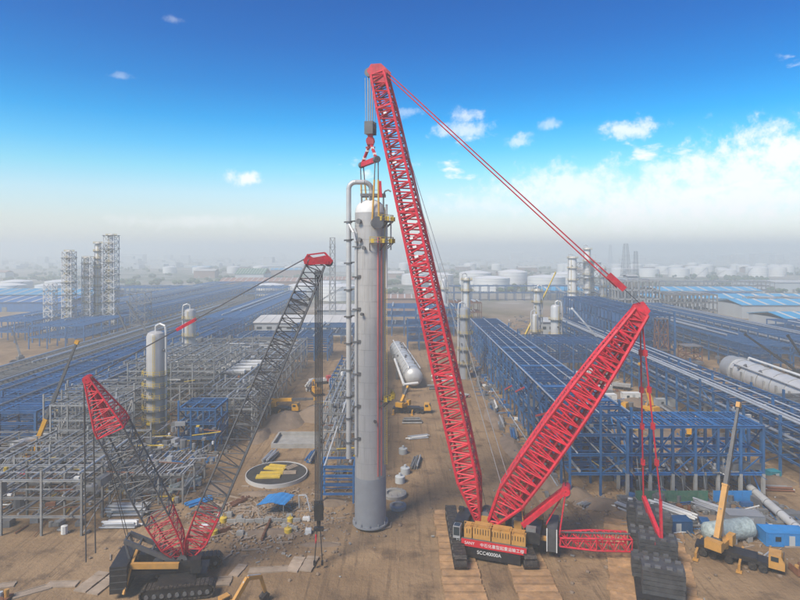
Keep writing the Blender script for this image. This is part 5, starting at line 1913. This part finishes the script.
# green and blue hoarding below the blue frame
for i, (x0, x1, m_, lab) in enumerate(((48.5, 63.5, 'green', 'green netting fence at the foot of blue frame'), (64.5, 72.5, 'blue_bright', 'blue sheet fence at the foot of blue frame'))):
    t = thing('fence', lab, 'fence', ((x0 + x1) / 2, 117.6, 0), 'hoardings by the blue frame')
    n = int((x1 - x0) / 2)
    w = (x1 - x0) / n
    for k in range(n):
        MB().box((x0 + w * (k + .5), 117.6 + U(-.05, .05), 1.25), (w - .08, .06, 2.4)).build('panel', m_, t)
        MB().box((x0 + w * k, 117.7, 1.3), (.1, .1, 2.6)).build('post', 'galv', t)

# ------------------------------------------------------------------ heaps of pipe and steel


def pipe_bundle(label, x, y, rz, n, L, r, m, group='bundles of pipe and steel', spread=2.0, cat='pipe bundle', z0=0.0, prof='O'):
    t = thing('pipe_bundle', label, cat, (x, y, z0), group)
    for i in range(n):
        lay = i // max(2, int(spread / (2.2 * r)))
        k = i % max(2, int(spread / (2.2 * r)))
        off = -spread / 2 + k * 2.2 * r + (lay % 2) * r
        a = rz + U(-.05, .05)
        d = V((math.cos(a), math.sin(a), 0))
        s_ = V((-math.sin(rz), math.cos(rz), 0)) * off
        ll = L * U(.75, 1.1)
        c = V((x, y, z0 + r + lay * 1.8 * r)) + s_ + d * U(-.5, .5)
        member('pipe', c - d * ll / 2, c + d * ll / 2, 2 * r, 2 * r, m if not isinstance(m, (list, tuple)) else random.choice(m), t, prof)
    return t


PB = [('heap of grey pipes behind red yoke and counterweights', 46.5, 111, 2.2, 16, 9, .22, ('galv', 'galv_light', 'galv_dark')),
      ('heap of pale scaffold tubes left of orange crane boom', 53.0, 111.5, 2.25, 20, 9, .2, ('galv_light', 'galv', 'white')),
      ('heap of grey tubes right of orange crane boom', 61.5, 112, 2.2, 18, 8, .2, ('galv', 'galv_light')),
      ('stack of white lattice panels beside the bare soil left', -53.5, 112.5, .02, 12, 7.5, .28, ('galv', 'galv_light')),
      ('second stack of grey panels just in front of the first', -52.5, 107.6, .02, 12, 6.6, .2, ('white', 'galv_light')),
      ('pale green pipes lying by the soil road near grey boom', -47.2, 124.5, .95, 9, 7, .3, ('tarp', 'galv_light')),
      ('blue steel beams lying at the edge of the haul road', -41.5, 117.5, .8, 7, 5, .22, 'blue_bright'),
      ('rusty rebar bundle near excavated pits', -33.5, 118, 1.1, 12, 5, .1, 'rust'),
      ('grey scrap steel heap below grey boom', -39, 113, .3, 10, 4, .16, ('galv_dark', 'rust')),
      ('steel beams lying beside the main rack', 31.5, 160, 1.45, 8, 9, .25, ('blue', 'galv')),
      ('blue and white scrap steel by the main rack posts', 30.5, 188, 1.5, 8, 8, .3, ('blue', 'white', 'galv')),
      ('pink and grey pipes near the slim vessel foot', 21.5, 203, -.6, 6, 7, .3, ('pink', 'white', 'galv')),
      ('pale pipe lengths at the corridor head', 16.5, 226, .1, 6, 8, .5, ('white', 'galv_light')),
      ('grey steel packs lying by the small haul road crane', 3.5, 172, .05, 10, 6, .25, ('galv', 'galv_dark')),
      ('scrap steel on soil right of blue frame', 82, 124, -.1, 8, 6, .2, ('galv', 'rust', 'wallgrey')),
      ('loose tubes lying before the dark blue container', 47.5, 102.5, 2.4, 9, 5, .14, ('galv', 'galv_light')),
      ('mixed steel debris at foot of main blue rack', 38.5, 117.0, .6, 16, 4.5, .14, ('galv', 'galv_light', 'rust')),
      ('pale debris on soil left of counterweights', 43, 116, 2.6, 12, 5, .13, ('galv_light', 'white', 'rust')),
      ('bundle of white tubes below the lying white column', 70, 112, 1.2, 8, 6, .16, ('white', 'galv')),
      ('grey panels near the orange crane cab', 63.5, 97.5, .6, 6, 3.2, .14, ('galv', 'galv_light')),
      ('tube heap in the lane right of main rack', 62, 150, 1.5, 14, 12, .25, ('galv', 'galv_light', 'blue')),
      ('another tube heap farther along the lane', 66, 168, 1.4, 14, 12, .3, ('galv', 'galv_light')),
      ('grey steel packs along the lane by pale cabins', 84, 176, 1.5, 14, 14, .3, ('galv', 'galv_dark')),
      ('long steel packs in lane beside low blue rack', 80, 146, 1.6, 12, 10, .25, ('galv', 'galv_light')),
      ('red girder lengths lying among left grey frames', -89, 133, .02, 6, 7.0, .28, 'red'),
      ('grey pipe pack on haul road left of the soil heaps', -32.5, 142, 1.4, 12, 7, .22, ('galv', 'galv_light')),
      ('blue steel pack on haul road beyond round basin', -22.5, 142, 1.5, 8, 6, .25, ('blue_deck', 'galv')),
      ('timber and steel pack right of rectangular basin', -20.3, 164, 1.5, 10, 6, .25, ('old_timber', 'rust')),
      ('white pipe pack far along the haul road', -34, 214, 1.5, 10, 9, .35, ('white', 'galv_light')),
      ('grey plate pack near the yellow scaffold', -24, 228, .2, 8, 6, .35, ('galv', 'wallgrey')),
      ('grey pipes beside the drum stubs right of column', 3.6, 139, 1.4, 9, 7, .2, ('galv', 'galv_dark')),
      ('pale pipes lying across lane foot of tall column', 5.0, 158, .3, 8, 6, .2, ('galv_light', 'white')),
      ('blue offcut pack along the lane by white pipeline', 29.5, 136, 1.5, 10, 7, .2, ('blue', 'galv')),
      ('rusty bar pack by the white pipeline', 31.0, 145, 1.5, 9, 8, .15, ('rust', 'galv_dark')),
      ('pale tube pack by white pipeline farther along', 30.0, 172, 1.5, 10, 9, .2, ('galv_light', 'galv')),
      ('steel plate pack near the lying silver column', 13.5, 214, .1, 8, 6, .3, ('galv', 'galv_dark')),
      ('pink pipe lengths beside grey mast top', -76, 152, .5, 5, 8, .3, ('pink', 'white'))]
for a in PB:
    lab, x, y, rz, n, L, r, m_ = a
    pipe_bundle(lab, x, y, rz, n, L, r, m_)
t = thing('pipeline', 'thin white pipeline laid along the foot of the main blue rack', 'pipe', (34.2, 150, 0))
for i in range(18):
    y = 119 + i * 6.2
    member('pipe_length', (34.2, y, .75), (34.2, y + 6.1, .75), .36, .36, 'galv_light', t, 'O')
    member('support', (34.2, y + 3, -.1), (34.2, y + 3, .6), .3, .3, 'concrete', t, 'B')

# ------------------------------------------------------------------ excavations and small concrete
o = V((-28.4, 131.5, 0))
t = thing('round_basin', 'round white-rimmed concrete basin with yellow forms lying inside', 'basin', o)
MB().lathe(o, Zax, [(-.2, 7.0), (.8, 7.0), (.8, 6.8), (.55, 6.8)], 44).build('rim_wall', 'roofgrey', t)
MB().lathe(o + Zax * .62, Zax, [(0, 6.78), (.02, .01)], 44).build('floor', 'concrete_dark', t)
for (dx, dy, w, l, rz) in ((-.9, 2.3, 5.0, 1.6, -.22), (-1.4, -2.3, 5.4, 1.9, .06), (-1.1, -.3, 5.2, 1.5, .06), (-.6, 4.0, 4.2, 1.2, -.22)):
    q = o + V((dx, dy, .8))
    X, Y = V((math.cos(rz), math.sin(rz), 0)), V((-math.sin(rz), math.cos(rz), 0))
    MB().box(q, (w, l, .3), (X, Y, Zax)).box(q + Zax * .2, (w * .9, l * .3, .14), (X, Y, Zax)).solo('formwork_box', 'yellow', 'yellow formwork box in the round basin, ' + ('tilted back piece' if rz < 0 and dy > 3 else 'large tilted piece' if rz < 0 else 'front straight piece' if dy < -1 else 'middle straight piece'), 'formwork', 'yellow formwork boxes')
for i, (dx, dy, rz) in enumerate(((3.2, 3.0, .9), (3.0, -.6, .1))):
    X, Y = V((math.cos(rz), math.sin(rz), 0)), V((-math.sin(rz), math.cos(rz), 0))
    b = MB()
    for k in range(4):
        b.box(o + V((dx, dy, .72 + .08 * k)) + Y * (k * .35), (3.0, .3, .12), (X, Y, Zax))
    b.solo('board_pile', 'old_timber', ('slanting' if rz > .5 else 'level') + ' pile of pale boards inside the round basin', 'boards', 'boards in the basin')
t = thing('rectangular_basin', 'shallow rectangular concrete basin with pale rim on the haul road', 'basin', (-27.6, 155, 0))
b = MB()
for (x, y, w, l) in ((-27.6, 150.2, 12.6, .5), (-27.6, 159.8, 12.6, .5), (-33.7, 155, .5, 9.2), (-21.5, 155, .5, 9.2)):
    b.box((x, y, .45), (w, l, 1.3))
b.build('rim_wall', 'concrete', t)
MB().box((-27.6, 155, .12), (11.8, 9.1, .1)).build('floor', 'concrete', t)
t = thing('canopy', 'bright blue sheet canopy on poles over the excavation', 'canopy', (-24.6, 113.4, 0))
b = MB()
n = 12
vs = []
for j in range(7):
    for i in range(n + 1):
        f, g_ = i / n - .5, j / 6 - .5
        vs.append(V((-24.6 + f * 5.4 + g_ * 1.1, 113.4 + g_ * 4.8, 2.9 - abs(f) * 1.1 + .12 * noise.noise((f * 5, g_ * 5, 2)) + (i % 2) * .07)))
b.add(vs, [(j * (n + 1) + i, j * (n + 1) + i + 1, (j + 1) * (n + 1) + i + 1, (j + 1) * (n + 1) + i) for j in range(6) for i in range(n)])
b.add([v - Zax * .05 for v in vs], [(j * (n + 1) + i, (j + 1) * (n + 1) + i, (j + 1) * (n + 1) + i + 1, j * (n + 1) + i + 1) for j in range(6) for i in range(n)])
b.build('sheet', 'blue_bright', t)
for sx, sy in ((-1, -1), (1, -1), (-1, 1), (1, 1)):
    MB().bar(V((-24.6 + sx * 2.4 + sy * .5, 113.4 + sy * 2.2, -.1)), V((-24.6 + sx * 2.4 + sy * .5, 113.4 + sy * 2.2, 2.4)), .1).build('pole', 'galv', t)
MB().path([V((-20.2, 114.6, .2)), V((-20.4, 115, 2.6)), V((-18.8, 114.6, 2.8)), V((-17.8, 113.2, .2))], .14, 8).solo('hoop_pipe', 'galv_light', 'bent pale pipe hoop right of the blue canopy', 'pipe')
# sheet-lined edges and pile caps of the pits
for i, (x, y, w, l, h_, m_) in enumerate(((-30.8, 109.6, 1.2, 1.0, .9, 'concrete'), (-36.4, 106.4, 1.6, 1.0, .7, 'white'), (-29.2, 104.4, 1.3, .9, .6, 'concrete'), (-21.4, 110.5, 1.2, 1.1, .8, 'concrete'),
                                          (-16.8, 104.8, 1.1, .9, .8, 'white'), (-33.2, 111.4, 1.0, 1.0, .8, 'concrete'), (-18.0, 109.8, 1.4, .8, .6, 'white'), (-35.0, 111.0, .9, .9, .7, 'white'), (-25.2, 110.0, 1.6, .7, .5, 'concrete'))):
    b = MB().box((x, y, h_ / 2 - .1), (w, l, h_ + .2)).box((x, y, h_ + .03), (w * .8, l * .8, .12))
    for e in (-.3, .3):
        b.bar(V((x + e * w, y, h_)), V((x + e * w, y, h_ + .5)), .05)
    b.solo('pile_cap', m_, 'small ' + ('white' if m_ == 'white' else 'grey') + ' concrete pile cap around the pits, ' + ORD[i] + ' of nine', 'pile cap', 'pile caps by the excavation')
for i, (x, y, w, l, rz) in enumerate(((-24.7, 105.4, .35, 7.5, .02), (-33.6, 104.6, 5.0, .4, .6), (-26, 109.0, 14, .35, .02), (-20.6, 106.6, 3.4, .4, -.4))):
    b = MB()
    X, Y = V((math.cos(rz), math.sin(rz), 0)), V((-math.sin(rz), math.cos(rz), 0))
    n = 8
    for k in range(n):
        f = (k + .5) / n - .5
        b.box(V((x, y, .28)) + (X * f * w if w > l else Y * f * l), ((w / n * .96) if w > l else w, l if w > l else l / n * .96, .75 + .2 * (k % 2)), (X, Y, Zax))
    b.solo('trench_boarding', 'rust' if i in (0, 1) else 'concrete', ('brown upright boards lining the middle of the pit', 'brown slanting boards at the left of the pit', 'long grey row of blocks behind the pit', 'short grey row of blocks at the right of pit')[i], 'boarding', 'pit edging')
for i, (x, y, rx, m_) in enumerate(((-33.8, 109.3, .7, 'yellow'), (-34, 104.4, .7, 'yellow'), (-21.0, 109.2, .6, 'yellow'), (-20.6, 105, .7, 'yellow'))):
    b = MB().lathe((x, y, -.1), Zax, [(0, rx), (.9, rx), (1.0, rx * .8), (1.0, .05)], 12).tube((x, y, .9), (x, y, 1.5), .08, 6)
    b.solo('bollard_cap', m_, 'yellow capped pile stub at the pit, ' + ('back left' if i == 0 else 'front left' if i == 1 else 'back right' if i == 2 else 'front right') + ' corner', 'pile stub', 'yellow pile stubs')
# old foundations at the column foot
for i, (x, y, r_) in enumerate(((-1.2, 121, 2.6), (-.4, 115.2, 1.7))):
    b = MB().lathe((x, y, -.3), Zax, [(0, r_), (.9, r_), (1.0, r_ * .9), (1.0, r_ * .62), (.5, r_ * .6), (.5, .02)], 20)
    for k in range(10):
        a = 2 * math.pi * k / 10
        b.bar(V((x + r_ * .78 * math.cos(a), y + r_ * .78 * math.sin(a), .6)), V((x + r_ * .78 * math.cos(a), y + r_ * .78 * math.sin(a), 1.2)), .08)
    b.solo('ring_foundation', 'concrete', ('larger' if i == 0 else 'smaller') + ' round concrete foundation right of the column foot', 'foundation', 'round foundations')
for i, (x, y) in enumerate(((1.2, 133), (.8, 146), (0, 128))):
    b = MB().lathe((x, y, -.1), Zax, [(0, 1.1), (1.4, 1.1), (1.5, .9), (1.5, .02)], 16)
    b.tube((x, y, 1.4), (x, y, 2.0), .3, 8)
    b.solo('drum', 'wallgrey', 'grey drum stub right of the tall column, ' + ('middle' if i == 0 else 'farthest' if i == 1 else 'nearest') + ' of three', 'drum', 'grey drum stubs')
t = thing('flat_box', 'long blue skip with orange lining in the corner of the left frames', 'skip', (-93, 122.5, 0))
b = MB()
for (dx, dy, w, l) in ((0, -1.6, 13, .2), (0, 1.6, 13, .2), (-6.4, 0, .2, 3.0), (6.4, 0, .2, 3.0)):
    b.box((-93 + dx, 122.5 + dy, 1.4), (w, l, 2.8))
b.build('side', 'blue_bright', t)
MB().box((-93, 122.5, 2.2), (12.6, 3.0, .2)).build('lining', 'orange', t)
for i, (x, y, lab) in enumerate(((64.8, 91.8, 'rusty skid with small drums at the bottom right edge'), (-59.6, 84.6, 'rusty skid with drums at the bottom left edge'))):
    t = thing('skid', lab, 'skid', (x, y, 0), 'rusty skids')
    MB().box((x, y, .3), (3.2, 2.4, .3)).box((x, y - 1.1, .8), (3.2, .1, .9)).box((x - 1.55, y, .8), (.1, 2.2, .9)).build('frame', 'rust', t)
    for k in range(4):
        MB().lathe((x - 1.0 + .7 * k, y + .3 * (k % 2), .45), Zax, [(0, .32), (.9 + .2 * (k % 2), .32), (.9 + .2 * (k % 2), .02)], 12).build('drum', ('orange', 'rust', 'wallgrey', 'orange')[k], t)
# stones, offcuts and rubbish scattered on the soil
b = MB()
for i in range(650):
    if random.random() < .55:
        x, y = random.gauss(-26, 8), random.gauss(110, 7)
    elif random.random() < .6:
        x, y = random.choice((38, 44, 58, 30, 70)) + random.gauss(0, 5), random.gauss(116, 9)
    else:
        x, y = U(-70, 70), U(84, 230)
    if 6 < x < 48 and y < 108 and x < 25:
        continue
    s_ = U(.08, .3)
    a = U(0, 3.14)
    X, Y = V((math.cos(a), math.sin(a), 0)), V((-math.sin(a), math.cos(a), 0))
    b.box((x, y, s_ * .3), (s_ * U(.8, 3.0), s_, s_ * .8), (X, Y, Zax))
rub = b
b = MB()
for i in range(1700):
    if random.random() < .5:
        x, y = random.gauss(-26, 9), random.gauss(110, 8)
    else:
        x, y = random.choice((38, 44, 58, 30, 70, -14, -45)) + random.gauss(0, 5), random.gauss(118, 16)
    if 6 < x < 25 and y < 112:
        continue
    s_ = U(.12, .45)
    b.lathe((x, y, -.05), Zax, [(0, s_), (s_ * .5, s_ * U(.6, 1.0)), (s_ * .8, .03)], 5, False)
setp(b.build('soil_clods', 'soil'), 'brown clods of soil churned up around the pits', 'soil', None, 'stuff')
setp(rub.build('rubble', 'concrete'), 'pale stones and offcuts strewn over the soil', 'rubble', None, 'stuff')
b = MB()
for i in range(420):
    x, y = (random.gauss(-28, 8), random.gauss(112, 6)) if random.random() < .6 else (U(44, 76), U(98, 118))
    s_ = U(.2, .6)
    a = U(0, 3.14)
    X, Y = V((math.cos(a), math.sin(a), 0)), V((-math.sin(a), math.cos(a), 0))
    b.box((x, y, s_ * .2), (s_ * U(1, 6), s_ * .5, s_ * .4), (X, Y, Zax))
setp(b.build('timber_offcuts', 'old_timber'), 'timber offcuts littering the ground by pits and pipe heaps', 'offcuts', None, 'stuff')


# small scrap, boxes, tubes and sheets lying about in and round the frames
def clutter(name, m, label, n, areas, smin, smax, zmax=.0, lng=.3):
    b = MB()
    for i in range(n):
        x0, x1, y0, y1, zs_ = random.choice(areas)
        x, y = U(x0, x1), U(y0, y1)
        z = random.choice(zs_)
        s_ = U(smin, smax)
        a = random.choice((0, math.pi / 2)) + U(-.25, .25)
        X, Y = V((math.cos(a), math.sin(a), 0)), V((-math.sin(a), math.cos(a), 0))
        if random.random() < lng:
            L = U(2, 7)
            p_ = V((x, y, z + .2))
            b.tube(p_ - X * L / 2, p_ + X * L / 2 + Zax * U(-.3, 1.2) * (random.random() < .3), U(.06, .16), 5)
        elif random.random() < .25:
            b.lathe((x, y, z), Zax, [(0, s_ * .5), (s_ * 1.2, s_ * .5), (s_ * 1.3, .02)], 8)
        else:
            b.box((x, y, z + s_ * .4), (s_ * U(.6, 2.2), s_ * U(.6, 1.4), s_ * .8), (X, Y, Zax))
    return setp(b.build(name, m), label, name.replace('_', ' '), None, 'stuff')


LEFTF = [(-96, -42, 160, 262, (0, 4.5, 8.5, 12.4)), (-82, -56, 104, 150, (0, 0, 3.7, 7.1)), (-117, -90, 141, 330, (0, 9.4)), (-60, -44, 117, 165, (0, 0, 6.3)), (-104, -84, 106, 140, (0, 4.2)), (-17, -10, 124, 280, (0, 4.7, 8.7, 12.7, 16.7)), (-24, -18, 170, 230, (0, 0, 4))]
RIGHTF = [(36, 49, 121, 290, (0, 4.8, 8.8, 13.0)), (50, 86, 130, 235, (0, 0, 0, .4)), (88, 103, 118, 330, (0, 4.7, 8.4)), (48, 76, 118, 130, (0, 5.4)), (44, 78, 104, 118, (0,)), (106, 200, 200, 420, (0, 0, 5)), (29, 36, 118, 280, (0,)), (52, 104, 235, 420, (0, 0, 3))]
clutter('steel_scrap', 'galv', 'grey steel scrap and tubes lying about the left frames', 900, LEFTF, .3, 1.2, lng=.6)
clutter('dark_equipment', 'galv_dark', 'small dark equipment lying among the left frames', 500, LEFTF, .4, 1.8)
clutter('pale_equipment', 'galv_light', 'small pale pipes and boxes among the left frames', 420, LEFTF, .3, 1.3, lng=.6)
clutter('rusty_scrap', 'rust', 'rusty rebar and scrap lying about the whole site', 520, LEFTF + RIGHTF, .3, 1.2, lng=.7)
clutter('yellow_equipment', 'yellow', 'small yellow railings and boxes dotted among the frames', 260, LEFTF + RIGHTF[:3], .3, .9, lng=.6)
clutter('grey_scrap', 'galv', 'grey steel scrap and tubes along the main blue rack', 900, RIGHTF, .3, 1.3, lng=.6)
clutter('blue_scrap', 'blue_deck', 'blue steel offcuts lying along the racks', 460, RIGHTF + LEFTF[2:4], .3, 1.4, lng=.6)
clutter('white_equipment', 'white', 'small white boxes and bags along the soil lanes', 260, RIGHTF + LEFTF, .3, 1.2, lng=.3)
clutter('dark_scrap', 'galv_dark', 'dark equipment standing along the racks on the right', 520, RIGHTF, .4, 2.0)

# ------------------------------------------------------------------ haze
hb_ = MB().box((0, 4300, 42.25), (12400, 9500, 92.5))
hzo = hb_.build('haze', 'white')
hm = bpy.data.materials.new('haze')
hm.use_nodes = True
hn = hm.node_tree.nodes
hn.clear()
vo = hn.new('ShaderNodeVolumePrincipled')
vo.inputs['Color'].default_value = (0.98, 1.0, 0.945, 1)
vo.inputs['Density'].default_value = HAZE
vo.inputs['Anisotropy'].default_value = 0.15
oo = hn.new('ShaderNodeOutputMaterial')
hm.node_tree.links.new(vo.outputs[0], oo.inputs['Volume'])
hzo.data.materials.clear()
hzo.data.materials.append(hm)
setp(hzo, 'pale haze hanging over the whole site', 'haze', None, 'stuff')
